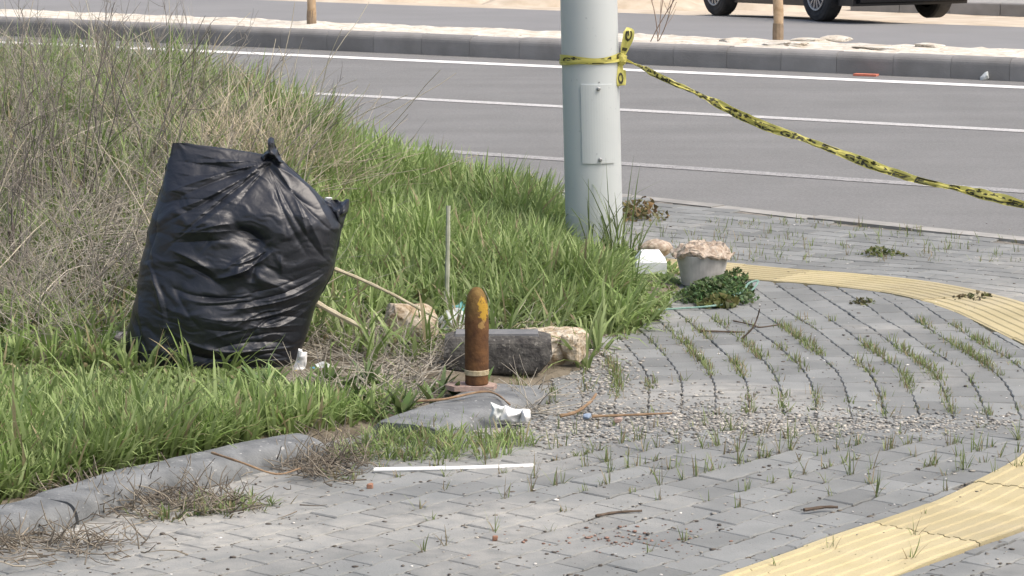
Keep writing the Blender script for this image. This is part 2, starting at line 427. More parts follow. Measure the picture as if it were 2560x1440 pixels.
# ------------------------------------------------------------------ roads
ROAD_PX = [(-2500, 300), (-300, 378), (400, 423), (900, 458), (1250, 480), (1560, 504), (1800, 530), (2070, 562), (2300, 586), (2560, 613), (2900, 655), (3400, 740)]
road_edge = np.array([at(x, y, ZR)[:2] for x, y in ROAD_PX])
dense = []
for i in range(len(road_edge) - 1):
    for t in np.linspace(0, 1, 8, endpoint=False): dense.append(road_edge[i] * (1 - t) + road_edge[i + 1] * t)
dense = np.array(dense + [road_edge[-1]])
rows = []
for p in dense:
    d = mdist(p[0], p[1]); a = (p - mA[:2]) @ dM
    rows.append([mpt(a, d + (0.02 - d) * k, ZR) for k in np.linspace(0, 1, 5)])
r = MB().grid(np.array(rows)).build('road', M['asphalt']); tag(r, kind='structure')
V = np.array([[mpt(a, MED_W + (FAR_W - MED_W) * k, zfar(*mpt(a, MED_W + (FAR_W - MED_W) * k, 0)[:2]) + 0.0) for k in np.linspace(0, 1, 6)] for a in np.linspace(-60, 60, 40)])
far = MB().grid(V).build('far_road', M['asphalt_far']); tag(far, kind='structure')
def road_line(name, p0, p1, w, m, label_kind):
    a, b = at(*p0, ZR + 0.004), at(*p1, ZR + 0.004)
    d = (b - a) / np.linalg.norm(b - a); s = np.array([-d[1], d[0], 0]) * w / 2
    a = a - d * 25; b = b + d * 8
    k = 60
    V = np.array([[a + (b - a) * t - s, a + (b - a) * t + s] for t in np.linspace(0, 1, k)])
    o = MB().grid(V[:, ::-1]).build(name, m, parent=r)
    return o
road_line('edge_line', (430, 124), (2510, 216), 0.26, M['paint'], '')
road_line('lane_line', (780, 233), (2560, 327), 0.20, M['paint_worn'], '')
road_line('lane_line', (1075, 375), (2560, 478), 0.19, mat('road_paint_faint', (0.26, 0.255, 0.25), (0.40, 0.395, 0.385), scale=30, rough=0.85, speck=(0.19, 0.19, 0.185), speck_scale=60, speck_th=0.58), '')

# ------------------------------------------------------------------ median: kerb stones and white stone fill
med = thing('median_strip', 'raised median bed of pale stone chips between the two carriageways', 'median', (mA[0], mA[1], ZR))
def prism_stone(a, b, w, h, z0, r_, joint=0.006, lean=0.0):
    """straight stone from a to b (2d), width w to the left side of a->b, rounded top edges"""
    d = (b - a) / np.linalg.norm(b - a); n = np.array([-d[1], d[0]])
    prof = [(0, 0)]
    for t in np.linspace(0, math.pi / 2, 6): prof.append((r_ - r_ * math.cos(t) + lean, h - r_ + r_ * math.sin(t)))
    for t in np.linspace(math.pi / 2, 0, 5): prof.append((w - r_ * .3 + r_ * .3 * math.cos(t), h - r_ * .3 + r_ * .3 * math.sin(t)))
    prof.append((w, 0)); k = len(prof)
    V = []
    A = a + d * joint; Bp = b - d * joint
    for P in (A, A + (Bp - A) * .33, A + (Bp - A) * .66, Bp):
        for x, z in prof: V.append((P[0] + n[0] * x, P[1] + n[1] * x, z0 + z))
    Fc = []
    for i in range(3):
        for j in range(k):
            q = i * k + j; e = i * k + (j + 1) % k
            Fc.append((q, q + k, e + k, e))
    Fc.append(tuple(range(k))); Fc.append(tuple(range(3 * k, 4 * k))[::-1])
    return MB().add(V, Fc)
alpx = float((at(2560, 205, ZR)[:2] - mA[:2]) @ dM)
L_ = 0.62
for i in range(-45, int(alpx / L_) + 8):
    a = mpt(i * L_, 0.02, 0)[:2]; b = mpt((i + 1) * L_, 0.02, 0)[:2]
    prism_stone(a, b, 0.20, 0.225 + random.uniform(-.006, .006), ZR - 0.005, 0.075, joint=.002).build('kerb_stone', M['kerb_far'], parent=med, smooth=False)
# stone bed
na, nb = 520, 16
AL = np.linspace(-28, alpx + 5, na); DI = np.linspace(0.205, MED_W - 0.02, nb)
A2, D2 = np.meshgrid(AL, DI, indexing='ij')
Q = np.stack([A2, D2], -1).reshape(-1, 2)
hz = MED_TOP - 0.03 + 0.05 * fbm(Q, 5, 2).reshape(A2.shape) + 0.012 * noise(Q, 22, 3).reshape(A2.shape)
hz = hz - 0.10 * sstep(MED_W - 0.25, MED_W - 0.02, D2)
V = np.stack([mA[0] + dM[0] * A2 + nM[0] * D2, mA[1] + dM[1] * A2 + nM[1] * D2, hz], -1)
b = MB().grid(V).build('stone_bed', M['whitestone'], parent=med); tag(b, kind='stuff')
# far kerb of the median (low, pale)
for i in range(-28, int(alpx / 1.0) + 5):
    a = mpt(i * 1.0, MED_W - 0.02, 0)[:2]; bb = mpt((i + 1) * 1.0, MED_W - 0.02, 0)[:2]
    prism_stone(a, bb, 0.12, 0.17, ZR - 0.01, 0.02).build('back_kerb_stone', M['kerb_pale'], parent=med)

# ------------------------------------------------------------------ rocks (helper)
ICO_V = []; PHI = (1 + 5 ** .5) / 2
for a in (-1, 1):
    for b_ in (-PHI, PHI): ICO_V += [(0, a, b_), (a, b_, 0), (b_, 0, a)]
ICO_V = np.array(ICO_V) / np.linalg.norm(ICO_V[0])
ICO_F = []
for i in range(12):
    for j in range(i + 1, 12):
        for k in range(j + 1, 12):
            a, b_, c = ICO_V[[i, j, k]]
            if max(np.linalg.norm(a - b_), np.linalg.norm(b_ - c), np.linalg.norm(a - c)) < 1.1:
                ICO_F.append((i, j, k) if np.dot(np.cross(b_ - a, c - a), a) > 0 else (i, k, j))
ICO_F = np.array(ICO_F)
def sphere_grid(nu, nv):
    u = np.linspace(0, 2 * math.pi, nu, endpoint=False); v = np.linspace(-math.pi / 2, math.pi / 2, nv)
    V = np.array([[math.cos(b_) * math.cos(a), math.cos(b_) * math.sin(a), math.sin(b_)] for b_ in v for a in u])
    Fc = [(i * nu + j, i * nu + (j + 1) % nu, (i + 1) * nu + (j + 1) % nu, (i + 1) * nu + j) for i in range(nv - 1) for j in range(nu)]
    return V, Fc
def rock(name, c, size, m, seed, boxy=0.5, rz=0.0, rough_=0.12, parent=None):
    V, Fc = sphere_grid(44, 28)
    p = 2 + boxy * 6
    nrm = (np.abs(V) ** p).sum(1) ** (1 / p); V = V / nrm[:, None]
    V = V * (1 + rough_ * 2 * (fbm(V + seed, 1.6, seed)[:, None] - 0.5)) + 0.05 * rough_ * 8 * (noise(V, 5, seed)[:, None] - .5) * V
    # a few chipped planes
    rr = np.random.default_rng(seed)
    for _ in range(7):
        n = rr.normal(size=3); n /= np.linalg.norm(n); d = rr.uniform(.72, .95)
        e = V @ n - d; V = V - np.clip(e, 0, None)[:, None] * n * 0.85
    V = V * (1 + .09 * (fbm(V, 4.5, seed + 9)[:, None] - .5) + .05 * (np.abs(2 * noise(V, 7, seed + 4) - 1)[:, None] - .5))
    V = V * np.array(size) / 2
    cz, sz = math.cos(rz), math.sin(rz)
    V = np.stack([V[:, 0] * cz - V[:, 1] * sz, V[:, 0] * sz + V[:, 1] * cz, V[:, 2]], -1) + np.array(c)
    return MB().add(V, Fc).build(name, m, parent=parent, origin=c if parent is None else None)
for i, (px, py, w) in enumerate([(1690 + 330, 103, .36), (2090, 98, .30), (2190, 122, .55), (2330, 118, .34), (1960, 112, .5), (1830, 104, .3)]):
    p = at(px, py, MED_TOP)
    rock('stone_slab', (p[0], p[1], MED_TOP + 0.01), (w, 0.28, 0.06), M['whitestone'], 60 + i, 0.9, rz=-.5, parent=med)

# ------------------------------------------------------------------ kerb curve beside the bank
def path_resample(P, n):
    P = np.asarray(P, float); s = np.concatenate([[0], np.cumsum(np.linalg.norm(np.diff(P, axis=0), axis=1))])
    t = np.linspace(0, s[-1], n)
    return np.stack([np.interp(t, s, P[:, k]) for k in range(P.shape[1])], -1), t
def kerb_stone(path, z, w, h, seed, name='kerb_stone', m=None, parent=None, bury=0.12):
    n = 30
    P, _ = path_resample(path, n); T = np.gradient(P, axis=0); T /= np.linalg.norm(T, axis=1)[:, None]
    N = np.stack([-T[:, 1], T[:, 0]], -1)          # towards the bank
    prof = []
    for t in np.linspace(0, math.pi, 25):          # rounded back
        c, s_ = math.cos(t), math.sin(t)
        prof.append((-w / 2 * np.sign(c) * abs(c) ** 0.42, h * s_ ** 0.50))
    prof = [(-w / 2, -bury)] + prof + [(w / 2, -bury)]
    k = len(prof); V = []
    for i in range(n):
        e = min(i, n - 1 - i); sh = 0.93 if e == 0 else 1.0
        for j, (x, zz) in enumerate(prof):
            q = np.array([[P[i, 0] + N[i, 0] * x, P[i, 1] + N[i, 1] * x, zz]])
            dn = 0.012 * (fbm(q, 4, seed)[0] - 0.47) + 0.010 * (fbm(q, 14, seed + 3)[0] - 0.47)
            V.append((q[0, 0] + N[i, 0] * dn * .6, q[0, 1] + N[i, 1] * dn * .6, z + zz * sh + (dn if 1 < j < k - 2 else 0)))
    Fc = []
    for i in range(n - 1):
        for j in range(k - 1):
            q = i * k + j; Fc.append((q, q + k, q + k + 1, q + 1))
    mbk = MB().add(V, Fc)
    V = np.array(V)
    for e_ in (V[:k], V[(n - 1) * k:][::-1]): mbk.add(e_, [tuple(range(k))])
    return mbk.build(name, m or M['kerb'], parent=parent, smooth=True)
kerb = thing('kerb', 'curving line of rounded grey kerb stones along the grass bank', 'kerb', (KERB[2][0], KERB[2][1], 0), kind='structure')
def kseg(pxs): return np.array([at(x, y, 0.06)[:2] for x, y in pxs])
kerb_stone(kseg([(-260, 1352), (-60, 1302), (134, 1260)]), -0.077, 0.25, 0.16, 3, parent=kerb)
kerb_stone(kseg([(129, 1257), (330, 1196), (545, 1146)]), -0.070, 0.25, 0.155, 11, parent=kerb)
kerb_stone(kseg([(540, 1141), (660, 1116), (775, 1098)]), -0.088, 0.25, 0.165, 23, parent=kerb)
kerb_stone(kseg([(1020, 1050), (1150, 1006), (1290, 956)]), -0.110, 0.37, 0.165, 31, parent=kerb)

# ------------------------------------------------------------------ tactile strip path
TP = np.array([(-0.25, 8.75), (0.35, 9.45), (0.98, 9.98), (1.55, 10.75), (2.0, 11.25), (2.42, 11.85), (2.74, 12.6), (2.85, 13.4), (2.75, 14.3), (2.52, 15.2), (2.16, 16.0), (1.68, 16.55), (1.2, 16.85), (0.6, 17.15), (0.0, 17.6), (-1.5, 18.7), (-4, 20.6)])
def ctlpx(px, py): return at(px, py)[:2]
TP = np.array([ctlpx(1440, 1740), ctlpx(1640, 1610), ctlpx(1925, 1458), ctlpx(2180, 1368), ctlpx(2400, 1300), ctlpx(2600, 1245)]
              + [np.array(k) for k in ((2.48, 12.2), (2.72, 13.0), (2.76, 13.9))]
              + [ctlpx(2545, 795), ctlpx(2350, 730), ctlpx(2150, 700), ctlpx(1950, 683), ctlpx(1800, 670), ctlpx(1620, 655), ctlpx(1400, 640), ctlpx(1000, 605), ctlpx(200, 540)])
def catmull(P, k=12):
    out = []; n = len(P)
    for i in range(n - 1):
        p0, p1, p2, p3 = P[max(i - 1, 0)], P[i], P[i + 1], P[min(i + 2, n - 1)]
        for t in np.linspace(0, 1, k, endpoint=False):
            out.append(0.5 * ((2 * p1) + (-p0 + p2) * t + (2 * p0 - 5 * p1 + 4 * p2 - p3) * t * t + (-p0 + 3 * p1 - 3 * p2 + p3) * t ** 3))
    out.append(P[-1]); return np.array(out)
TC = catmull(TP); TC, TS = path_resample(TC, 400)
TC = np.stack([np.convolve(np.pad(TC[:, k_], 22, mode='reflect', reflect_type='odd'), np.ones(45) / 45, mode='valid') for k_ in (0, 1)], -1)
TC, TS = path_resample(TC, 400)
TT = np.gradient(TC, axis=0); TT /= np.linalg.norm(TT, axis=1)[:, None]
TN = np.stack([-TT[:, 1], TT[:, 0]], -1)
TW = 0.47
def strip_sd(P):
    P = np.asarray(P, float); d = np.linalg.norm(TC - P, axis=1); i = int(d.argmin())
    return float((P - TC[i]) @ TN[i]), i

# ------------------------------------------------------------------ pavement
pv = thing('pavement', 'grey interlocking block pavement turning the street corner', 'pavement', (0.8, 12, 0), kind='structure')
# bedding below the blocks
xs = np.linspace(-4.5, 6.5, 90); ys = np.linspace(6.5, 20.8, 110)
XX, YY = np.meshgrid(xs, ys, indexing='ij')
Vb = np.stack([XX, YY, zpave(XX, YY) - 0.011], -1)
rd = mdist(XX, YY)
# cut the bed at the road edge
re_d = np.array([mdist(*p) for p in dense]); re_a = (dense - mA[:2]) @ dM
al = (XX - mA[0]) * dM[0] + (YY - mA[1]) * dM[1]
lim = np.interp(al, re_a, re_d)
Vb[..., 2] = np.where(rd > lim - 0.02, -0.3, Vb[..., 2])
MB().grid(Vb).build('bedding', M['joint'], parent=pv, smooth=True)

def clip_poly(poly, p, n):
    out = []; m_ = len(poly)
    for i in range(m_):
        a, b_ = poly[i], poly[(i + 1) % m_]; da, db = (a - p) @ n, (b_ - p) @ n
        if da >= 0: out.append(a)
        if da * db < 0: out.append(a + (b_ - a) * da / (da - db))
    return out
def paver_outline(c, rot, l, w, gap=0.0036):
    dz = 0.007; hw = w / 2 - gap * 1.25; hl = l / 2 - gap * .5
    loc = [(-hl, -hw), (-l / 4, -hw + dz), (0, -hw), (l / 4, -hw + dz), (hl, -hw), (hl, hw), (l / 4, hw + dz), (0, hw), (-l / 4, hw + dz), (-hl, hw)]
    cr, sr = math.cos(rot), math.sin(rot)
    return [np.array((c[0] + x * cr - y * sr, c[1] + x * sr + y * cr)) for x, y in loc]
PL, PW = 0.215, 0.145
cands = []
YB = 12.50
# zone A (foreground): rows follow the front strip
angA = math.atan2(0.76, 0.65)
dA = np.array([math.cos(angA), math.sin(angA)]); eA = np.array([-dA[1], dA[0]]); oA = np.array([0.5, 10.5])
for j in range(-34, 40):
    for i in range(-26, 28):
        c = oA + dA * ((i + 0.5 * (j % 2)) * PL) + eA * (j * PW)
        if c[1] > YB + .1 or c[1] < 8.8 or abs(c[0]) > 3.4: continue
        cands.append((c, angA, 'A'))
# zone B (middle): rows run away from the camera, bending
def gB(Y):
    yy = np.linspace(12.0, 18.5, 200); sl = -0.19 * sstep(12.9, 14.1, yy) + 0.06
    cum = np.concatenate([[0], np.cumsum(sl[:-1] * np.diff(yy))])
    return float(np.interp(Y, yy, cum)), float(np.interp(Y, yy, sl))
for j in range(-10, 22):
    for i in range(0, 30):
        Y = YB + (i + 0.5 * (j % 2)) * PL; gx, sl = gB(Y)
        c = np.array([0.62 + j * PW + gx, Y])
        if Y > 17.5: continue
        cands.append((c, math.pi / 2 - math.atan(sl), 'B'))
# zone C (beyond the strip): rows follow the strip
angC = math.atan2(-0.55, 0.85); dC = np.array([math.cos(angC), math.sin(angC)]); eC = np.array([-dC[1], dC[0]]); oC = np.array([2.0, 17.3])
for j in range(-26, 30):
    for i in range(-24, 24):
        c = oC + dC * ((i + 0.5 * (j % 2)) * PL) + eC * (j * PW)
        if c[1] < 11 or c[0] < -1.2 or c[0] > 5.5: continue
        cands.append((c, angC, 'C'))
Pc = np.array([k[0] for k in cands])
pxy = proj(np.column_stack([Pc, np.zeros(len(Pc))]))
inv = inpoly(Pc, VERGE); dv = pdist(Pc, VERGE)
rdc = np.array([mdist(*p) for p in Pc]); limc = np.interp((Pc - mA[:2]) @ dM, re_a, re_d)
pavers = []
for q, (c, rot, zone) in enumerate(cands):
    if not (-160 < pxy[q, 0] < 2720 and 440 < pxy[q, 1] < 1540): continue
    if inv[q] and dv[q] > 0.04: continue
    if rdc[q] > limc[q] - 0.22: continue
    sd, i = strip_sd(c)
    if zone in 'AB' and sd < 0 and abs(sd) < 3 and False: continue
    side = 1 if sd > 0 else -1
    inner = sd > 0
    if zone in 'AB' and not inner:
        if not (zone == 'A' and c[1] < 12.2): continue
    if zone == 'C' and (inner or c[1] < 13.0): continue
    if abs(sd) < TW / 2 - 0.05: continue
    poly = paver_outline(c + np.array([random.uniform(-.002, .002), random.uniform(-.003, .003)]), rot + random.uniform(-.008, .008), PL, PW, .0020 if zone == 'B' else .0034)
    if abs(sd) < TW / 2 + 0.16:
        poly = clip_poly(poly, TC[i] + TN[i] * side * (TW / 2 + 0.004), TN[i] * side)
    if zone == 'A' and c[1] > YB - .14: poly = clip_poly(poly, np.array([0, YB - 0.004]), np.array([0, -1.0]))
    if zone == 'B' and c[1] < YB + .14: poly = clip_poly(poly, np.array([0, YB + 0.004]), np.array([0, 1.0]))
    if len(poly) < 3: continue
    a2 = 0.5 * sum(poly[k][0] * poly[(k + 1) % len(poly)][1] - poly[(k + 1) % len(poly)][0] * poly[k][1] for k in range(len(poly)))
    if a2 < 0.0018: continue
    scr = (abs(a2) * (1.0 / c[1]) ** 3) if (-20 < pxy[q, 0] < 2580 and pxy[q, 1] < 1460 and not inv[q]) else 0
    pavers.append((scr, poly, c))
pavers.sort(key=lambda k: -k[0])
def paver_mesh(poly, c):
    poly = np.array(poly); n = len(poly); ctr = poly.mean(0)
    zc = float(zpave(np.array([c[0]]), np.array([c[1]]))[0])
    e = 0.05
    gx = float(zpave(np.array([c[0] + e]), np.array([c[1]]))[0] - zc) / e + random.uniform(-.008, .008)
    gy = float(zpave(np.array([c[0]]), np.array([c[1] + e]))[0] - zc) / e + random.uniform(-.008, .008)
    dz = random.uniform(-.0016, .0016)
    def zz(p): return zc + dz + gx * (p[:, 0] - c[0]) + gy * (p[:, 1] - c[1])
    ins = ctr + (poly - ctr) * (1 - 0.005 / np.linalg.norm(poly - ctr, axis=1))[:, None]
    V = np.concatenate([np.column_stack([poly, zz(poly) - 0.04]), np.column_stack([poly, zz(poly) - 0.005]), np.column_stack([ins, zz(ins)])])
    Fc = []
    for i in range(n):
        k = (i + 1) % n
        Fc.append((i, k, k + n, i + n)); Fc.append((i + n, k + n, k + 2 * n, i + 2 * n))
    Fc.append(tuple(range(2 * n, 3 * n)))
    return V, Fc
rest = MB(); rest_tone = []
for q, (scr, poly, c) in enumerate(pavers):
    V, Fc = paver_mesh(poly, c)
    if q < 300 and scr > 0:
        MB().add(V, Fc).build('paver', M['paver'], parent=pv)
    else:
        rest.add(V, Fc); rest_tone += [random.random()] * len(V)
rb = rest.build('paver_field', M['paver'], parent=pv); tag(rb, kind='stuff')
ta = rb.data.attributes.new('tone', 'FLOAT', 'POINT'); ta.data.foreach_set('value', np.array(rest_tone, np.float32))

# tactile tiles: ribs run along the strip
def tactile_tile(s0, s1):
    n = 7; S = np.linspace(s0 + 0.001, s1 - 0.001, n)
    prof = [(-TW / 2 + .003, -0.04), (-TW / 2 + .003, 0.0)]
    nr = 7; pitch = TW / nr
    for i in range(nr):
        x = -TW / 2 + pitch * (i + .5)
        prof += [(x - pitch * .30, 0.0), (x - pitch * .20, 0.005), (x + pitch * .20, 0.005), (x + pitch * .30, 0.0)]
    prof += [(TW / 2 - .003, 0.0), (TW / 2 - .003, -0.04)]
    k = len(prof); V = []
    dz = random.uniform(-.002, .003); tl = random.uniform(-.008, .008); lat = random.uniform(-.005, .005)
    for s_ in S:
        c = np.array([np.interp(s_, TS, TC[:, 0]), np.interp(s_, TS, TC[:, 1])]); nn = np.array([np.interp(s_, TS, TN[:, 0]), np.interp(s_, TS, TN[:, 1])])
        z = float(zpave(np.array([c[0]]), np.array([c[1]]))[0]) + 0.003 + dz
        for x, zz in prof: V.append((c[0] + nn[0] * (x + lat), c[1] + nn[1] * (x + lat), z + zz + tl * x))
    Fc = []
    for i in range(n - 1):
        for j in range(k - 1):
            q = i * k + j; Fc.append((q, q + 1, q + k + 1, q + k))
    Fc.append(tuple(range(k))[::-1]); Fc.append(tuple(range((n - 1) * k, n * k)))
    MB().add(V, Fc).build('tactile_tile', M['tactile'], parent=pv)
s_ = 0.0
while s_ + 0.4 < TS[-1]:
    c = np.array([np.interp(s_ + .2, TS, TC[:, 0]), np.interp(s_ + .2, TS, TC[:, 1])])
    p = proj(np.array([c[0], c[1], 0]))
    if -100 < p[0] < 2900 and p[1] < 1640 and c[0] > -0.4: tactile_tile(s_, s_ + 0.4)
    s_ += 0.4
# flush kerb stones along the road edge
EP, ES = path_resample(dense[(re_a > -18)], 600)
k0 = 0
step = max(1, int(round(0.8 / (ES[1] - ES[0]))))
for i in range(0, 600 - step, step):
    seg = EP[i:i + step + 1]; p = proj(np.array([*seg[len(seg) // 2], 0]))
    if not (700 < p[0] < 2900): continue
    a, b_ = seg[0], seg[-1]
    if p[0] < 1100: continue
    d = (b_ - a) / np.linalg.norm(b_ - a); nn = np.array([-d[1], d[0]])
    if nn[1] > 0: a, b_ = b_, a
    prism_stone(b_, a, -0.14, 0.06 + random.uniform(-.006, .006), ZR - 0.01 - .0, 0.008, joint=0.005).build('flush_kerb_stone', M['kerb_pale'], parent=pv)

# ------------------------------------------------------------------ bank soil
xs = np.linspace(-9, 1.3, 130); ys = np.linspace(9.0, 26, 190)
XX, YY = np.meshgrid(xs, ys, indexing='ij')
P2 = np.stack([XX, YY], -1).reshape(-1, 2); ins = inpoly(P2, VERGE).reshape(XX.shape)
ZV = zverge(XX, YY) + 0.004
dd = pdist(P2, VERGE).reshape(XX.shape)
ZV = np.where(ins, ZV, -0.12 - 0.0 * dd)
MBv = MB().grid(np.stack([XX, YY, ZV], -1)).build('bank_soil', M['soil'], smooth=True); tag(MBv, kind='structure')

# ================================================================== OBJECTS
# ------------------------------------------------------------------ lamp post
PB = np.array([*at(1487, 640)[:2], 0.03]); PY = PB[1]
PR = 0.166
post = thing('lamp_post', 'thick grey-blue painted steel post standing in the grass', 'post', PB)
top = atY(1472, 0, PY); slope = (top - PB) / (top[2] - PB[2])
def postc(z): return PB + slope * (z - PB[2])
NZ = 48; HZ = np.linspace(-0.1, 5.0, 24); V = []
for z in HZ:
    c = postc(z); rr = PR * (1 - 0.01 * z)
    for j in range(NZ):
        a = j / NZ * 2 * math.pi; V.append((c[0] + rr * math.cos(a), c[1] + rr * math.sin(a), z))
Fc = [(i * NZ + j, i * NZ + (j + 1) % NZ, (i + 1) * NZ + (j + 1) % NZ, (i + 1) * NZ + j) for i in range(23) for j in range(NZ)] + [tuple(range(23 * NZ, 24 * NZ))]
MB().add(V, Fc).build('shaft', M['steel'], parent=post, smooth=True)
# access cover, curved with the post
zt, zb = atY(1490, 212, PY - PR)[2], atY(1490, 409, PY - PR)[2]
def on_post(z, ang, off):
    c = postc(z); rr = PR * (1 - 0.01 * z) + off
    return np.array([c[0] + rr * math.sin(ang), c[1] - rr * math.cos(ang), z])
a0, a1 = math.asin(-26 / 72), math.asin(52 / 72)
def curved_plate(z0, z1, a0, a1, o0, o1, n=14):
    V = []; 
    for o in (o0, o1):
        for z in (z0, z1):
            for a in np.linspace(a0, a1, n): V.append(on_post(z, a, o))
    Fc = []
    for i in range(n - 1):
        Fc.append((2 * n + i, 2 * n + i + 1, 3 * n + i + 1, 3 * n + i))
        Fc.append((i, 2 * n + i, 2 * n + i + 1, i + 1)[::-1]); Fc.append((n + i, 3 * n + i, 3 * n + i + 1, n + i + 1))
    Fc.append((0, n, 3 * n, 2 * n)); Fc.append((n - 1, 3 * n - 1, 4 * n - 1, 2 * n - 1))
    return MB().add(V, Fc)
cover = curved_plate(zb, zt, a0, a1, -0.002, 0.008).build('access_cover', M['steel'], parent=post, smooth=False)
for py in (222, 399):
    z = atY(1495, py, PY - PR)[2]; a = math.asin(16 / 72)
    p0 = on_post(z, a, 0.008); p1 = on_post(z, a, 0.020); p2 = on_post(z, a, 0.023)
    MB().tube([p0, p1, p2], [0.011, 0.011, 0.006], 10).build('screw', M['bolt'], parent=cover, smooth=False)
z = atY(1502, 206, PY - PR)[2]
MB().tube([on_post(z, .27, -0.002), on_post(z, .27, 0.003)], 0.004, 8).build('rivet', M['bolt'], parent=post)

# ------------------------------------------------------------------ barrier tape
tape_m = bpy.data.materials.new('yellow_tape'); nt, bs, L = nodes(tape_m)
bs.inputs['Base Color'].default_value = (0.64, 0.595, 0.17, 1); bs.inputs['Roughness'].default_value = 0.38; bs.inputs['Specular IOR Level'].default_value = 0.5
tr = nt.nodes.new('ShaderNodeBsdfTranslucent'); tr.inputs['Color'].default_value = (0.64, 0.595, 0.17, 1)
mx = nt.nodes.new('ShaderNodeMixShader'); mx.inputs[0].default_value = 0.25
L.new(bs.outputs[0], mx.inputs[1]); L.new(tr.outputs[0], mx.inputs[2]); L.new(mx.outputs[0], nt.nodes['Material Output'].inputs['Surface'])
M['tape'] = tape_m
M['tape_ink'] = mat('tape_ink', (0.045, 0.042, 0.018), rough=0.4, spec=0.5)
knot = on_post(atY(1553, 146, PY)[2], math.radians(80), 0.012)
tape = thing('barrier_tape', 'yellow and black barrier tape knotted round the post and pulled to the right', 'barrier tape', knot)
class Ribbon:
    """path C (n,3), half width w(n), roll angle a(n), crumple amplitude k(n)"""
    def __init__(s, C, w, a, k, seed, ncross=9):
        s.C = np.asarray(C, float); n = len(C)
        T = np.gradient(s.C, axis=0); T /= np.linalg.norm(T, axis=1)[:, None]
        up = np.array([0, 0, 1.0])
        S = np.cross(T, up); nrm = np.linalg.norm(S, axis=1)[:, None]
        S = np.where(nrm > 0.15, S / (nrm + 1e-9), np.array([0, -1.0, 0])); U = np.cross(S, T)
        ca, sa = np.cos(a)[:, None], np.sin(a)[:, None]
        s.A = U * ca + S * sa; s.N = -U * sa + S * ca
        s.w, s.k, s.seed = np.asarray(w, float), np.asarray(k, float), seed
        s.s = np.concatenate([[0], np.cumsum(np.linalg.norm(np.diff(s.C, axis=0), axis=1))])
        s.nc = ncross
    def pt(s, sv, v, off=0.0):
        """sv arc length, v in -1..1 across"""
        sv = np.asarray(sv, float); v = np.asarray(v, float)
        I = lambda X: np.stack([np.interp(sv, s.s, X[:, q]) for q in range(3)], -1)
        C, A, N = I(s.C), I(s.A), I(s.N); w = np.interp(sv, s.s, s.w); k = np.interp(sv, s.s, s.k)
        q = np.stack([sv * 9, v * 1.1, np.full_like(sv, s.seed)], -1).reshape(-1, 3)
        fold = (k.ravel() * (2.0 * np.abs(2 * noise(q, 1.0, s.seed) - 1) - 0.6 + 0.8 * (noise(q * [2.4, 2.2, 1], 1.0, s.seed + 5) - .5))).reshape(sv.shape)
        shr = 1 - 0.5 * np.clip(k / (w + 1e-6), 0, 1) * np.abs(v)
        return C + A * (w * v * shr)[..., None] + N * (fold + off)[..., None]
    def mesh(s, name, ns, parent, m):
        sv, v = np.meshgrid(np.linspace(0, s.s[-1], ns), np.linspace(-1, 1, s.nc), indexing='ij')
        return MB().grid(s.pt(sv, v)).build(name, m, parent=parent, smooth=True)
_txt = {}
def glyph_mesh(text):
    if text in _txt: return _txt[text]
    cu = bpy.data.curves.new('letters', 'FONT'); cu.body = text; cu.size = 1.0; cu.offset = 0.04; cu.resolution_u = 3
    ob = bpy.data.objects.new('letters', cu); COL.objects.link(ob)
    dg = bpy.context.evaluated_depsgraph_get(); me = ob.evaluated_get(dg).to_mesh()
    V = np.array([v_.co[:] for v_ in me.vertices]); Fc = [tuple(p.vertices) for p in me.polygons]
    ob.evaluated_get(dg).to_mesh_clear(); bpy.data.objects.remove(ob); bpy.data.curves.remove(cu)
    _txt[text] = (V, Fc); return V, Fc
def letters(rb, text, s0, length, parent, name='lettering', vlo=-0.8, vhi=0.8, flip=False):
    V, Fc = glyph_mesh(text); x = V[:, 0]; y = V[:, 1]
    sx = (x - x.min()) / (x.max() - x.min()); sy = (y - y.min()) / (y.max() - y.min())
    if flip: sx = 1 - sx
    mb = MB()
    for off in (-0.003, 0.003): mb.add(rb.pt(s0 + sx * length, vlo + (vhi - vlo) * sy, off), Fc)
    return mb.build(name, M['tape_ink'], parent=parent)
# long pull: pixel track with a depth that comes nearer to the right
trk = [(1556, 146), (1600, 165), (1660, 197), (1740, 232), (1800, 262), (1900, 310), (2000, 345), (2100, 382), (2200, 420), (2300, 452), (2400, 472), (2480, 492), (2560, 512), (2700, 545), (2900, 580)]
C = []
for x, y in trk:
    t = (x - 1556) / (2560 - 1556); C.append(atY(x, y, knot[1] - 1.9 * t))
C = catmull(np.array(C), 10); n = len(C)
tt = np.linspace(0, 1, n)
w = np.interp(tt, [0, .05, .12, .2, .27, .36, .46, .55, .62, .70, .76, .82, .88, .93, 1], [.012, .018, .026, .021, .034, .036, .026, .036, .030, .020, .036, .038, .020, .028, .03])
a = np.interp(tt, [0, .1, .2, .3, .42, .5, .6, .68, .75, .85, .9, 1], [-.9, -.5, -1.1, -.3, -.35, -1.0, -.25, -1.1, -.35, -.4, -1.2, -.5])
k = np.interp(tt, [0, .2, .3, .5, .8, 1], [.012, .010, .010, .009, .008, .009])
w = w * .86; a = a - .35 * np.sin(tt * 34)
rb_ = Ribbon(C, w, a, k, 3)
pull = rb_.mesh('pulled_tape', 420, tape, M['tape'])
Ltot = rb_.s[-1]
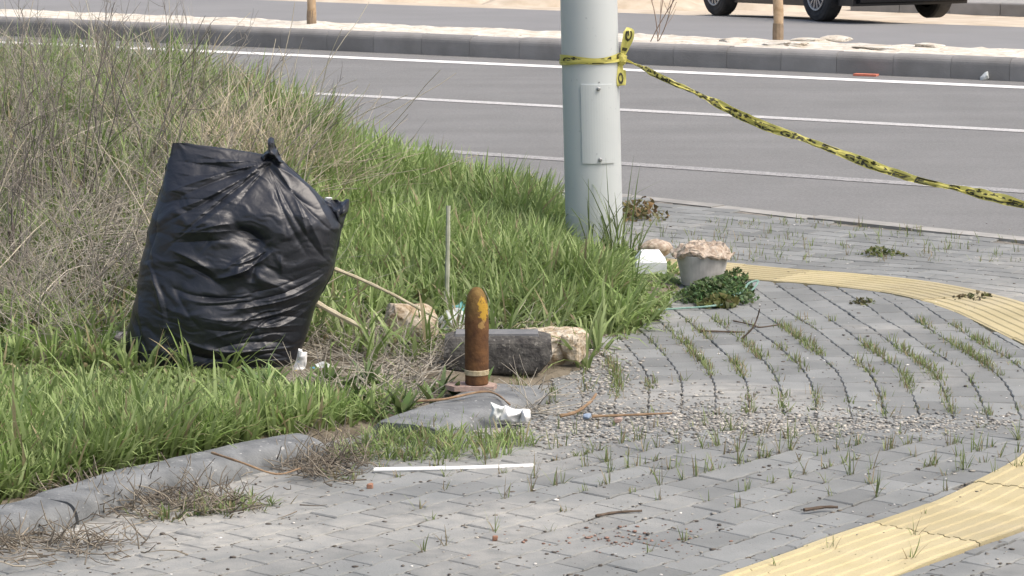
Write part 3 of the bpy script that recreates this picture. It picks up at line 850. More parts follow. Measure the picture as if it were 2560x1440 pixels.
for s0, ln, tx in ((.03, .09, 'GİRİLMEZ'), (.125, .08, 'GİRİL'), (.21, .10, 'GİRİLMEZ'), (.32, .075, 'GİRİL'), (.40, .03, 'EZ'), (.445, .12, 'GİRİLMEZ'), (.575, .04, 'EZ'), (.635, .02, 'D'), (.665, .11, 'GİRİLMEZ'), (.79, .05, 'GİR'), (.85, .12, 'GİRİLMEZ')):
    letters(rb_, tx, s0 * Ltot, ln * Ltot, pull)
# a second crumpled edge folded along the pull
rb2 = Ribbon(C + np.array([0, -0.006, -0.004]), w * 0.5, a + 1.0, k * 1.2, 9)
rb2.mesh('folded_edge', 300, tape, M['tape'])
# wrap round the post: two overlapping bands
def wrap(zl, zr, hw, seed, off, text=True, name='wrap'):
    Cw = []; 
    for ang in np.linspace(math.radians(-250), math.radians(82), 80):
        t = (ang - math.radians(-90)) / math.radians(170)
        z = zl + (zr - zl) * np.clip(t, -.3, 1) + 0.006 * math.sin(ang * 3 + seed)
        Cw.append(on_post(z, ang, off))
    Cw = np.array(Cw); wv = hw * (1 + .25 * np.sin(np.linspace(0, 9, 80) + seed))
    rbw = Ribbon(Cw, wv, np.zeros(80) + 0.05, np.full(80, .003), seed)
    o = rbw.mesh(name, 240, tape, M['tape'])
    if text:
        S_ = rbw.s[-1]
        letters(rbw, 'GİR', S_ * .56, S_ * .18, o, vlo=-.75, vhi=.75); letters(rbw, 'LM', S_ * .76, S_ * .12, o, vlo=-.8, vhi=.8); letters(rbw, 'E', S_ * .935, S_ * .045, o, vlo=-.9, vhi=.9)
    return o
zl, zr = atY(1405, 148, PY)[2], atY(1550, 143, PY)[2]
wrap(zl, zr, 0.026, 4, 0.009)
wrap(zl - 0.012, zr - 0.004, 0.011, 8, 0.014, text=False, name='under_wrap')
# knot and its two loops
V, Fc = sphere_grid(18, 12); V = V * (1 + .5 * (noise(V, 3.1, 4)[:, None] - .5)) * np.array([.032, .035, .036]) + knot + np.array([.005, -.01, 0])
MB().add(V, Fc).build('knot', M['tape'], parent=tape)
def loop(pts, w, seed, name, text, s0, ln, aa=0.0):
    C = catmull(np.array([atY(x, y, knot[1] - 0.02 - d) for x, y, d in pts]), 8); n = len(C)
    T = np.gradient(C, axis=0); 
    r_ = Ribbon(C, np.interp(np.linspace(0, 1, n), np.linspace(0, 1, len(w)), w), np.full(n, aa), np.full(n, .005), seed)
    r_.A = np.tile(np.array([1.0, 0.15, 0.1]), (n, 1)); r_.A -= (r_.A * (T / np.linalg.norm(T, axis=1)[:, None])).sum(1)[:, None] * (T / np.linalg.norm(T, axis=1)[:, None]); r_.A /= np.linalg.norm(r_.A, axis=1)[:, None]
    r_.N = np.cross(r_.A, T / np.linalg.norm(T, axis=1)[:, None])
    o = r_.mesh(name, 60, tape, M['tape'])
    for t_, s_, l_ in zip(text, s0, ln): letters(r_, t_, r_.s[-1] * s_, r_.s[-1] * l_, o, vlo=-.6, vhi=.6)
loop([(1556, 142, 0), (1562, 120, .01), (1570, 95, .02), (1572, 78, .02), (1568, 68, .0)], [.012, .028, .034, .034, .006], 12, 'upper_end', ['I', 'G'], [.2, .52], [.1, .32])
loop([(1552, 146, 0), (1551, 170, .01), (1552, 195, .02), (1553, 214, .02), (1558, 200, -.02), (1560, 175, -.02)], [.012, .018, .028, .026, .02, .012], 17, 'hanging_loop', ['O'], [.3], [.25])

# ------------------------------------------------------------------ black rubbish bag
BY = 13.62
def bpx(x, y): return atY(x, y, BY)
Lx = [(935, 317), (905, 313), (850, 318), (790, 330), (720, 345), (640, 357), (560, 374), (500, 392), (440, 412), (390, 424), (362, 431), (356, 436)]
Rx = [(945, 705), (915, 738), (870, 752), (830, 770), (780, 783), (740, 800), (690, 832), (640, 841), (600, 848), (560, 856), (530, 843), (490, 800), (450, 757), (420, 726), (395, 700), (385, 660), (370, 560), (356, 440)]
tyL = np.array(Lx)[::-1]; tyR = np.array(Rx)[::-1]
NV, NU = 330, 420
yy = np.linspace(357, 940, NV)
xl = np.interp(yy, tyL[:, 0], tyL[:, 1]); xr = np.interp(yy, tyR[:, 0], tyR[:, 1])
def sm(x, k=7):
    p = np.pad(x, k, mode='edge'); return np.convolve(p, np.ones(2 * k + 1) / (2 * k + 1), mode='valid')
xl, xr = sm(xl, 4), sm(xr, 4)
th = np.linspace(0, 2 * math.pi, NU, endpoint=False)
TH, YP = np.meshgrid(th, yy, indexing='xy')
XL = np.broadcast_to(xl[:, None], TH.shape); XR = np.broadcast_to(xr[:, None], TH.shape)
cth, sth = np.cos(TH), np.sin(TH)
XP = (XL + XR) / 2 + (XR - XL) / 2 * np.sign(cth) * np.abs(cth) ** 0.92
tv = (YP - 357) / (940 - 357)
DEPTH = 0.27 * (sstep(-0.02, 0.35, tv) * 0.75 + 0.25 * sstep(-.3, 1, tv)) * (1 - 0.12 * sstep(.85, 1, tv)) * np.clip((XR - XL) / 330, 0.06, 1) ** .6
DY = -DEPTH * np.sign(sth) * np.abs(sth) ** 0.8          # sth>0 -> towards the camera
# folds given in the bag's own front coordinates
disp = np.zeros_like(XP)
def fold(x0, y0, x1, y1, bend, wd, amp, asym=0.0):
    global disp
    ts = np.linspace(0, 1, 14); d = np.array([x1 - x0, y1 - y0], float); ln = np.hypot(*d); nn = np.array([-d[1], d[0]]) / ln
    best = np.full(XP.shape, 1e9); bt = np.zeros(XP.shape); sg = np.zeros(XP.shape)
    pts = [np.array([x0, y0]) + d * t + nn * bend * 4 * t * (1 - t) for t in ts]
    for i in range(13):
        a_, b_ = pts[i], pts[i + 1]; ab = b_ - a_; q = np.clip(((XP - a_[0]) * ab[0] + (YP - a_[1]) * ab[1]) / (ab @ ab), 0, 1)
        ex, ey = XP - a_[0] - q * ab[0], YP - a_[1] - q * ab[1]; dd_ = np.hypot(ex, ey); m_ = dd_ < best
        best = np.where(m_, dd_, best); bt = np.where(m_, (i + q) / 13, bt); sg = np.where(m_, np.sign(ex * nn[0] + ey * nn[1]), sg)
    prof = np.exp(-(best / (wd * .8)) ** 1.08) * np.where(sg > 0, 1, 1 - asym)
    disp = disp + 1.0 * amp * prof * np.sin(np.pi * np.clip(bt, 0.02, .98)) ** .6
rf = np.random.default_rng(21)
# radiating from the knot
for (x1, y1, am) in [(450, 410, .016), (440, 470, .02), (430, 520, .016), (470, 560, .014), (520, 600, .015), (800, 500, .02), (835, 560, .028), (780, 600, .02), (720, 560, .014), (480, 380, .010), (600, 470, .012), (420, 600, .012), (820, 640, .016)]:
    fold(672 + rf.uniform(-8, 8), 402, x1, y1, rf.uniform(-18, 18), rf.uniform(7, 13), am, .3)
    fold(672 + rf.uniform(-8, 8), 414, x1 + rf.uniform(-14, 14), y1 + rf.uniform(14, 26), rf.uniform(-14, 14), rf.uniform(5, 9), -am * .8)
# deep pocket and its bright lower lip
fold(560, 545, 690, 580, 18, 34, -.030); fold(585, 560, 675, 600, -12, 22, -.034)
fold(440, 612, 555, 668, -8, 8, .020); fold(555, 676, 690, 612, 10, 9, .034); fold(600, 640, 690, 600, 6, 6, .020); fold(575, 655, 640, 612, -4, 5, .016); fold(510, 560, 590, 545, -6, 8, .018)
fold(620, 625, 605, 675, 4, 6, .016); fold(650, 615, 640, 665, 3, 5, -.012); fold(450, 640, 560, 690, -6, 8, -.018); fold(690, 600, 640, 690, 14, 12, -.03); fold(712, 618, 714, 668, 0, 5, .014)
fold(440, 700, 640, 720, 14, 7, -.016); fold(470, 720, 660, 700, 22, 8, .012); fold(500, 715, 640, 722, 5, 4, -.010)
# swags fanning over the right side
for i in range(17):
    t = i / 16; x0 = 560 + 60 * math.sin(i * 2.1) + 40 * t; y0 = 720 + 150 * t; x1 = 835 - 110 * t + rf.uniform(-10, 8); y1 = 650 + 225 * t + rf.uniform(-10, 10)
    am = rf.uniform(.008, .017) * (1 if i % 2 else -1)
    fold(x0, y0, x1, y1, rf.uniform(10, 30) * (1 - 2 * (t > .5)), rf.uniform(5, 9), am, .3)
# bottom right gathers
for i in range(12):
    t = i / 11; fold(545 + 30 * t + rf.uniform(-20, 20), 850 + 62 * t, 752 - 34 * t, 846 + 86 * t, rf.uniform(-16, 10), rf.uniform(4, 8), rf.uniform(.008, .016) * (1 if i % 2 else -1), .3)
# large belly and its lower rim
fold(450, 760, 640, 800, 0, 75, .035); fold(430, 800, 640, 850, 22, 13, .020); fold(420, 835, 640, 868, 20, 11, -.018)
# left flank pleats
for (x0, y0, x1, y1, am) in [(375, 640, 425, 780, .018), (390, 650, 440, 800, -.016), (400, 690, 430, 760, .014), (350, 700, 370, 850, .012), (440, 690, 520, 800, -.010), (365, 560, 400, 660, .012), (345, 760, 410, 900, -.014), (400, 520, 380, 640, -.014)]:
    fold(x0, y0, x1, y1, rf.uniform(-10, 10), rf.uniform(7, 12), am, .2)
# upper-left creases
for i in range(9):
    fold(420 + rf.uniform(-5, 25), 400 + i * 24, 560 + rf.uniform(-20, 60), 420 + i * 20, rf.uniform(-14, 14), rf.uniform(5, 9), rf.uniform(.006, .013) * (1 if i % 2 else -1), .3)
# left bottom
for i in range(7):
    fold(330 + 20 * i, 930, 420 + 25 * i + rf.uniform(-20, 20), 850 + rf.uniform(-10, 20), rf.uniform(-12, 12), rf.uniform(7, 12), rf.uniform(.006, .012) * (1 if i % 2 else -1))
disp *= np.clip(sth * 3 + 0.55, 0, 1)
q = np.stack([XP * .018 + DY * 2, YP * .03, DY * 9], -1).reshape(-1, 3)
def facet(x, y, seed):
    # piecewise linear noise: flat facets meeting in sharp creases
    xs_ = x - y * 0.57735; ys_ = y * 1.1547
    ix, iy = np.floor(xs_), np.floor(ys_); fx, fy = xs_ - ix, ys_ - iy; z0 = np.zeros_like(ix)
    h00, h10, h01, h11 = _h(ix, iy, z0, seed), _h(ix + 1, iy, z0, seed), _h(ix, iy + 1, z0, seed), _h(ix + 1, iy + 1, z0, seed)
    return np.where(fx + fy < 1, h00 + (h10 - h00) * fx + (h01 - h00) * fy, h11 + (h01 - h11) * (1 - fx) + (h10 - h11) * (1 - fy))
W1 = (fbm(np.stack([XP, YP, DY * 300], -1).reshape(-1, 3), .011, 61, 3).reshape(XP.shape) - .45) * 170
W2 = (fbm(np.stack([XP, YP, DY * 300], -1).reshape(-1, 3), .011, 67, 3).reshape(XP.shape) - .45) * 120
bk_ = np.where(sth < 0, 400, 0)
ca_, sa_ = math.cos(.28), math.sin(.28)
XA, YA = (XP + W1 + bk_) * ca_ + (YP + W2) * sa_, -(XP + W1 + bk_) * sa_ + (YP + W2) * ca_
fac1 = facet(XA / 110, YA / 46, 3); fac2 = facet(XA / 52 + 7, YA / 17 + 3, 5) + .45 * (facet(XA / 27 + 3, YA / 8 + 9, 9) - .5)
rid = (1 - np.abs(2 * fbm(q, .4, 40, 3) - 1)).reshape(XP.shape)
q2 = np.stack([XP * .05, YP * .075, DY * 18], -1).reshape(-1, 3)
rid2 = np.abs(2 * noise(q2, 1.0, 51) - 1).reshape(XP.shape)
disp = disp + 0.014 * (rid - .82) + 0.026 * (fac1 - .5) + 0.0075 * (fac2 - .5)
cx = np.array([bpx(a_, b_) for a_, b_ in zip(XP.ravel(), YP.ravel())]).reshape(XP.shape + (3,))
Vg = cx.copy(); Vg[..., 1] += DY - disp * np.clip(np.abs(sth), .0, 1)
Vg[..., 0] += disp * cth * 0.55
bag_base = bpx(515, 940)
bag = thing('rubbish_bag', 'large full black plastic rubbish bag leaning in the grass', 'rubbish bag', bag_base)
mb = MB(); idx = np.arange(NV * NU).reshape(NV, NU); V = Vg.reshape(-1, 3)
Fc = []
for i in range(NV - 1):
    for j in range(NU): Fc.append((idx[i, j], idx[i + 1, j], idx[i + 1, (j + 1) % NU], idx[i, (j + 1) % NU]))
Fc.append(tuple(idx[0])); Fc.append(tuple(idx[-1][::-1]))
bag_m = bpy.data.materials.new('black_polythene'); nt, bs, L = nodes(bag_m)
bs.inputs['Base Color'].default_value = (0.016, 0.0185, 0.025, 1); bs.inputs['Roughness'].default_value = 0.36; bs.inputs['Specular IOR Level'].default_value = 0.5
geo = nt.nodes.new('ShaderNodeNewGeometry'); nz_ = nt.nodes.new('ShaderNodeTexNoise'); nz_.inputs['Scale'].default_value = 26; nz_.inputs['Detail'].default_value = 4; nz_.inputs['Distortion'].default_value = 1.2
L.new(geo.outputs['Position'], nz_.inputs['Vector']); bp = nt.nodes.new('ShaderNodeBump'); bp.inputs['Strength'].default_value = 0.10; bp.inputs['Distance'].default_value = 0.02
L.new(nz_.outputs['Fac'], bp.inputs['Height']); L.new(bp.outputs['Normal'], bs.inputs['Normal'])
nz2 = nt.nodes.new('ShaderNodeTexNoise'); nz2.inputs['Scale'].default_value = 7; L.new(geo.outputs['Position'], nz2.inputs['Vector'])
mr = nt.nodes.new('ShaderNodeMapRange'); mr.inputs[3].default_value = 0.30; mr.inputs[4].default_value = 0.44; L.new(nz2.outputs['Fac'], mr.inputs[0]); L.new(mr.outputs[0], bs.inputs['Roughness'])
M['bag'] = bag_m
body = mb.add(V, Fc).build('bag_body', M['bag'], parent=bag, smooth=True)
p = bpx(822, 496); rock('paper_scrap', (p[0], p[1] - .02, p[2]), (.034, .02, .016), M['white_plastic'], 5, .7, parent=bag)

# ------------------------------------------------------------------ rusty shell and what it stands on
SH = at(1192, 957, 0.0); SY = SH[1] - 0.08
SHP = at(1192, 960, 0.072); SHX, SYS, zs = SHP[0], SHP[1], 0.072          # the shell stands on the slab
rust = bpy.data.materials.new('rusty_steel'); nt, bs, L = nodes(rust)
bs.inputs['Roughness'].default_value = 0.85; bs.inputs['Specular IOR Level'].default_value = 0.25
geo = nt.nodes.new('ShaderNodeNewGeometry'); tc = nt.nodes.new('ShaderNodeTexCoord')
def NZn(scale, det=6, src=None, dis=0.0):
    n_ = nt.nodes.new('ShaderNodeTexNoise'); n_.inputs['Scale'].default_value = scale; n_.inputs['Detail'].default_value = det; n_.inputs['Distortion'].default_value = dis
    L.new(tc.outputs['Object'], n_.inputs['Vector']); return n_.outputs['Fac']
def RMP(x, a, b_, c0, c1):
    r_ = nt.nodes.new('ShaderNodeValToRGB'); r_.color_ramp.elements[0].position = a; r_.color_ramp.elements[1].position = b_
    r_.color_ramp.elements[0].color = (*c0, 1); r_.color_ramp.elements[1].color = (*c1, 1); L.new(x, r_.inputs['Fac']); return r_.outputs['Color']
def MX(f, a, b_):
    x = nt.nodes.new('ShaderNodeMix'); x.data_type = 'RGBA'
    if isinstance(f, float): x.inputs[0].default_value = f
    else: L.new(f, x.inputs[0])
    for s_, i in ((a, 6), (b_, 7)):
        if isinstance(s_, tuple): x.inputs[i].default_value = (*s_, 1)
        else: L.new(s_, x.inputs[i])
    return x.outputs[2]
base = RMP(NZn(22, 9), .32, .7, (0.068, 0.034, 0.019), (0.165, 0.082, 0.034))
sep = nt.nodes.new('ShaderNodeSeparateXYZ'); L.new(tc.outputs['Object'], sep.inputs[0])
up_ = nt.nodes.new('ShaderNodeMapRange'); up_.inputs[1].default_value = .27; up_.inputs[2].default_value = .39; L.new(sep.outputs['Z'], up_.inputs[0])
nose = RMP(NZn(30, 8), .35, .65, (0.125, 0.073, 0.025), (0.215, 0.14, 0.048)); base = MX(up_.outputs[0], base, nose)
# yellow paint left on the right shoulder
def blob(cx_, cz_, rx_, rz_):
    v_ = nt.nodes.new('ShaderNodeMapping'); v_.inputs['Location'].default_value = (-cx_ / rx_, 0.055 / .06, -cz_ / rz_); v_.inputs['Scale'].default_value = (1 / rx_, 1 / .06, 1 / rz_)
    L.new(tc.outputs['Object'], v_.inputs['Vector']); ln = nt.nodes.new('ShaderNodeVectorMath'); ln.operation = 'LENGTH'; L.new(v_.outputs[0], ln.inputs[0])
    n_ = NZn(45, 5); ad = nt.nodes.new('ShaderNodeMath'); ad.operation = 'MULTIPLY_ADD'; L.new(n_, ad.inputs[0]); ad.inputs[1].default_value = 2.4; L.new(ln.outputs['Value'], ad.inputs[2])
    return RMP(ad.outputs[0], 1.75, 2.05, (1, 1, 1), (0, 0, 0)) if False else ad.outputs[0]
def thr(x, lim):
    m_ = nt.nodes.new('ShaderNodeMapRange'); m_.inputs[1].default_value = lim + .12; m_.inputs[2].default_value = lim - .12; L.new(x, m_.inputs[0]); return m_.outputs[0]
base = MX(thr(blob(0.036, 0.335, .030, .050), 2.1), base, (0.40, 0.245, 0.035))
base = MX(thr(blob(0.022, 0.265, .022, .03), 1.85), base, (0.30, 0.19, 0.07))
L.new(base, bs.inputs['Base Color'])
b_ = nt.nodes.new('ShaderNodeBump'); b_.inputs['Strength'].default_value = .6; b_.inputs['Distance'].default_value = .006; L.new(NZn(70, 6), b_.inputs['Height']); L.new(b_.outputs['Normal'], bs.inputs['Normal'])
M['rust'] = rust
sc_ = 7500 / (SY * 1.02); scs = 7500 / (SYS * 1.015)
shr = 30 / scs; shh = 246 / scs
shell = thing('artillery_shell', 'rusty upright artillery shell with traces of yellow paint', 'artillery shell', (SHX, SYS, zs))
prof = [(0.0, 0.0), (.90, 0.0), (.97, .012), (.98, .035), (.97, .095)]
prof += [(1.0, .16), (1.0, .45), (1.0, .66), (.985, .72), (.955, .78), (.91, .83), (.84, .876), (.74, .916), (.61, .95), (.45, .978), (.27, .995), (0.001, 1.002)]
prof = [(r_ * shr, z_ * shh) for r_, z_ in prof]
fine = []
for i in range(len(prof) - 1):
    for t in np.linspace(0, 1, 4, endpoint=False): fine.append((prof[i][0] * (1 - t) + prof[i + 1][0] * t, prof[i][1] * (1 - t) + prof[i + 1][1] * t))
fine.append(prof[-1])
nU = 56; V = []
for r_, z_ in fine:
    for j in range(nU):
        a_ = j / nU * 2 * math.pi; V.append((r_ * math.cos(a_), r_ * math.sin(a_), z_))
V = np.array(V); rad_ = np.linalg.norm(V[:, :2], axis=1)[:, None] + 1e-9
V[:, :2] += V[:, :2] / rad_ * (0.004 * (fbm(V, 28, 6)[:, None] - .47)) * np.clip(rad_ / .02, 0, 1)
Fc = [(i * nU + j, i * nU + (j + 1) % nU, (i + 1) * nU + (j + 1) % nU, (i + 1) * nU + j) for i in range(len(fine) - 1) for j in range(nU)]
MB().add(V + np.array([SHX, SYS, zs]), Fc).build('body', M['rust'], parent=shell, smooth=True)
M['band'] = mat('driving_band', (0.33, 0.27, 0.16), (0.48, 0.41, 0.27), scale=60, rough=0.7, bump=.3)
MB().lathe((SHX, SYS, zs), [(shr * .97, shh * .100), (shr * 1.035, shh * .106), (shr * 1.035, shh * .150), (shr * .97, shh * .158)], 48).build('driving_band', M['band'], parent=shell, smooth=False)
# pinkish shard under the shell
sp_ = np.array([SHX - .012, SYS, zs - .012])
poly = [(-.125, -.015), (-.085, -.062), (.02, -.058), (.085, -.064), (.10, .01), (.06, .065), (-.06, .07), (-.115, .045)]
V = [(sp_[0] + x, sp_[1] + y, sp_[2] + dz_) for dz_ in (-.010, .0115) for x, y in poly]; n = len(poly)
Fc = [tuple(range(n))[::-1], tuple(range(n, 2 * n))] + [(i, (i + 1) % n, n + (i + 1) % n, n + i) for i in range(n)]
tag(MB().add(V, Fc).build('tile_shard', M['pink_tile'], origin=tuple(sp_)), 'flat pinkish tile shard under the rusty shell', 'tile shard')
# base block below the shell fills down to the kerb stone
# ------------------------------------------------------------------ broken concrete chunk and stones
cc = atY(1245, 893, SY + 0.26)
M['chunk'] = mat('dark_concrete', (0.045, 0.043, 0.042), (0.115, 0.11, 0.10), scale=22, rough=0.95, bump=1.0, bscale=45, speck=(0.2, 0.19, 0.17), speck_scale=60, speck_th=.66)
M['chunk_top'] = mat('grey_concrete_face', (0.15, 0.155, 0.16), (0.20, 0.20, 0.20), scale=12, rough=0.9, bump=.3)
ch = thing('concrete_chunk', 'dark broken kerb chunk lying behind the rusty shell', 'concrete chunk', (cc[0], cc[1], 0.02))
# body: irregular prism with rough faces
nx, ns = 26, 30
wch = 275 / sc_; hch = 108 / sc_; dch = .22
zc0 = atY(1245, 945, SY + .16)[2]
V = []
for i, u in enumerate(np.linspace(-1, 1, nx)):
    endf = 1 - .16 * abs(u) ** 6
    for j in range(ns):
        a_ = j / ns * 2 * math.pi; c_, s1 = math.cos(a_), math.sin(a_)
        y_ = dch / 2 * np.sign(c_) * abs(c_) ** .5; z_ = hch / 2 * np.sign(s1) * abs(s1) ** .5
        q = np.array([[u * wch / 2 * 6, y_ * 14, z_ * 14]])
        top_ = z_ > hch * .42
        k_ = (.10 if not top_ else .015) * (fbm(q, 1.0, 12)[0] - .5)
        low = 1 - .16 * sstep(0, -hch / 2, z_) * (u * .5 + .8)
        V.append((cc[0] + u * wch / 2 * (1 - .05 * abs(z_) / hch) * low, cc[1] + y_ * endf * (1 + k_ * 3), zc0 + hch / 2 + z_ * endf * (1 + k_) - .012 * u * 0))
Fc = [(i * ns + j, (i + 1) * ns + j, (i + 1) * ns + (j + 1) % ns, i * ns + (j + 1) % ns) for i in range(nx - 1) for j in range(ns)] + [tuple(range(ns)), tuple(range((nx - 1) * ns, nx * ns))[::-1]]
MB().add(V, Fc).build('broken_body', M['chunk'], parent=ch, smooth=False)
MB().box((cc[0] - .005, cc[1] - .005, zc0 + hch - .0065), (wch * .78, dch * .62, .02), 0, .97).build('smooth_face', M['chunk_top'], parent=ch)
p = atY(1375, 865, SY + .55); tag(rock('limestone_rock', (p[0], p[1], p[2] - .005), (190 / sc_ * 1.08, .24, 90 / sc_ * 1.12), M['limestone'], 41, .35, rough_=.2), 'pale yellowish rock behind the dark concrete chunk', 'rock', 'pale rocks in the grass')
p = atY(1432, 868, SY + .47); tag(rock('limestone_rock', (p[0], p[1], p[2] - .0), (.125, .14, .13), M['limestone'], 47, .4, rough_=.2), 'small pale rock at the right end of the stone pile', 'rock', 'pale rocks in the grass')
p = atY(1018, 806, SY + .75); tag(rock('limestone_rock', (p[0], p[1], p[2]), (.29, .22, .17), M['limestone'], 52, .5, rough_=.18), 'pale tan rock among dry stems left of the shell', 'rock', 'pale rocks in the grass')

# ------------------------------------------------------------------ litter
def crumple_sheet(name, outline_px, Y, m, seed, depth=.05, thick=.004, parent=None, amp=.02, ny=.0):
    """closed crumpled shell whose outline is the given pixel polygon at depth Y"""
    P = np.array([atY(x, y, Y) for x, y in outline_px]); c = P.mean(0); rings = 7; n = len(P) * 4
    Pr, _ = path_resample(np.vstack([P, P[:1]]), n + 1); Pr = Pr[:-1]; V = []
    for sgn in (-1, 1):
        for k_ in range(rings):
            f = 1 - k_ / (rings - 1) * .97
            for p_ in Pr:
                q = c + (p_ - c) * f; b2 = depth * (1 - f ** 2.2) * sgn
                q = q + np.array([0, b2 + (amp * (noise(q[None], 38, seed)[0] - .5) * (2 if k_ else .6)), amp * .4 * (noise(q[None] + 3, 45, seed)[0] - .5)]); V.append(q)
    Fc = []
    for h_ in range(2):
        o_ = h_ * rings * n
        for k_ in range(rings - 1):
            for j in range(n):
                a_ = o_ + k_ * n + j; b2 = o_ + k_ * n + (j + 1) % n
                Fc.append((a_, b2, b2 + n, a_ + n) if h_ == 0 else (a_, a_ + n, b2 + n, b2))
        last = o_ + (rings - 1) * n; Fc.append(tuple(range(last, last + n)) if h_ == 0 else tuple(range(last, last + n))[::-1])
    for j in range(n): Fc.append((j, rings * n + j, rings * n + (j + 1) % n, (j + 1) % n))
    return MB().add(V, Fc).build(name, m, parent=parent, origin=None if parent is not None else tuple(c))
crumple_sheet('knotted_neck', [(650, 394), (666, 380), (671, 366), (669, 352), (678, 342), (686, 347), (687, 362), (694, 376), (704, 394), (710, 408), (688, 414), (664, 408)], BY - .03, M['bag'], 31, .05, parent=bag, amp=.05)
crumple_sheet('loose_corner', [(798, 497), (830, 502), (874, 500), (872, 520), (862, 548), (856, 570), (842, 560), (820, 530)], BY + .02, M['bag'], 33, .06, parent=bag, amp=.06)
LY = at(1270, 1062)[1]
crt = thing('crushed_carton', 'crushed white carton lying in front of the kerb slab', 'carton', at(1270, 1062))
crumple_sheet('sleeve', [(1262, 1014), (1282, 1022), (1312, 1024), (1300, 1058), (1262, 1058), (1240, 1054), (1248, 1034)], LY + .03, M['white_plastic'], 3, .05, parent=crt)
crumple_sheet('torn_flap', [(1226, 1004), (1248, 1012), (1264, 1016), (1254, 1036), (1240, 1054), (1222, 1046), (1230, 1026)], LY + .0, M['clear_plastic'], 4, .02, parent=crt)
crumple_sheet('end_cap', [(1306, 1022), (1326, 1024), (1327, 1042), (1318, 1057), (1298, 1057)], LY + .01, M['white_plastic'], 5, .045, parent=crt)
a_, b_ = at(934, 1175, .012), at(1335, 1165, .012)
tag(MB().tube([a_, a_ + (b_ - a_) * .5 + np.array([0, -.03, .004]), b_], .0105, 6).build('plastic_strip', M['white_plastic'], origin=tuple(a_)), 'thin straight white plastic strip lying on the pavement', 'plastic strip')
p = at(752, 938)
tag(crumple_sheet('carton_scrap', [(746, 871), (756, 873), (756, 880), (768, 881), (767, 905), (760, 935), (738, 938), (733, 920), (741, 895)], p[1] - .06, M['white_plastic'], 8, .02), 'white carton scrap standing against the right foot of the rubbish bag', 'carton')
wr = thing('snack_wrapper', 'crumpled blue and white wrapper in the grass beside the rubbish bag', 'wrapper', at(795, 950))
crumple_sheet('printed_part', [(742, 928), (765, 922), (795, 912), (800, 945), (768, 962), (745, 958)], p[1] - .05, M['blue_print'], 9, .03, parent=wr)
crumple_sheet('clear_part', [(788, 910), (812, 904), (832, 915), (834, 938), (812, 952), (792, 950)], p[1] - .04, M['clear_plastic'], 10, .04, parent=wr)
crumple_sheet('yellow_part', [(727, 930), (742, 924), (748, 945), (738, 962), (722, 958)], p[1] - .08, M['yellow_print'], 11, .015, parent=wr)
tag(crumple_sheet('paper_scrap', [(274, 832), (300, 828), (322, 826), (322, 870), (306, 866), (290, 852)], 13.75, M['paper'], 12, .03), 'pinkish white paper scrap at the left edge of the rubbish bag', 'paper')
# litter by the far kerb
p = at(2485, 200, ZR)
lt = thing('crumpled_litter', 'crumpled pale wrapper lying against the far median kerb', 'wrapper', p)
crumple_sheet('wrapper_body', [(2474, 186), (2490, 183), (2512, 190), (2518, 198), (2508, 203), (2480, 204)], p[1], M['paper'], 13, .06, parent=lt)
crumple_sheet('wrapper_tail', [(2450, 194), (2462, 180), (2470, 178), (2474, 196), (2462, 203), (2450, 202)], p[1] - .02, M['clear_plastic'], 14, .05, parent=lt)
p = at(2165, 190, ZR); tag(MB().box((p[0], p[1], ZR + .012), (.24, .10, .02), -.4).build('red_scrap', M['red_scrap'], origin=tuple(p)), 'flat red scrap at the foot of the median kerb', 'scrap')
for px, py, m_, lab, sz in ((1468, 1045, 'blue_scrap', 'small blue plastic scrap on the gravel', .034), (1545, 1055, 'pink_tile', 'small pink scrap on the gravel', .04), (1238, 1352, 'orange_scrap', 'terracotta chip on the dusty pavement', .02), (925, 1220, 'orange_scrap', 'reddish chip beside the grass edge of the pavement', .026)):
    p = at(px, py); tag(rock('scrap', (p[0], p[1], .008), (sz, sz * .8, .022), M[m_], int(px), .5), lab, 'scrap')

# polystyrene block, bucket with crust, weed and rope
p = at(1632, 690); 
q0 = atY(1628, 683, p[1])
fb = thing('polystyrene_block', 'white polystyrene block beside the post', 'polystyrene block', p)
V = [atY(1592, 684, p[1] - .05), atY(1668, 682, p[1] - .05), atY(1668, 684, p[1] + .16) * [1, 1, 0] + [0, 0, -.0], atY(1592, 684, p[1] + .16) * [1, 1, 0]]
w_ = (V[1] - V[0])[0]; h_ = .062
mbx = MB().box((q0[0], p[1] + .06, h_ / 2 + .02), (w_, .22, h_), 0.0, 1.0); mbx.build('block', M['styrofoam'], parent=fb)
MB().box((q0[0] - .002, p[1] + .07, h_ + .045), (w_ * .97, .2, .046), 0.0, .62).build('sloped_top', M['styrofoam'], parent=fb)
p = at(1757, 716); BKY = p[1] + .06; s2 = F / (BKY * 1.02)
bk = thing('crusted_bucket', 'dusty grey bucket topped with a pinkish hardened crust', 'bucket', (p[0], BKY, 0))
rt, rbm, hb = 66 / s2, 50 / s2, 78 / s2
MB().lathe((p[0], BKY, .0), [(rbm * .9, 0), (rbm, .005), (rt * .985, hb * .97), (rt * .985, hb), (rt * .93, hb), (rt * .9, hb * .85)], 40).build('pail', M['bucket'], parent=bk, smooth=False)
V, Fc = sphere_grid(48, 24)
V = V * (1 + .5 * (fbm(V, 2.6, 7)[:, None] - .5)) * np.array([rt * 1.12, rt * 1.08, .038]) ; V[:, 2] += .085 * (fbm(V, 34, 9) - .47) - .02 * sstep(.8, 1.1, np.hypot(V[:, 0], V[:, 1]) / rt)
MB().add(V + np.array([p[0], BKY, hb + .02]), Fc).build('hardened_crust', M['pinkfoam'], parent=bk, smooth=False)
p2 = at(1652, 668, .0); V, Fc = sphere_grid(30, 16); V = V * (1 + .5 * (fbm(V, 2.4, 17)[:, None] - .5)) * np.array([.095, .09, .05])
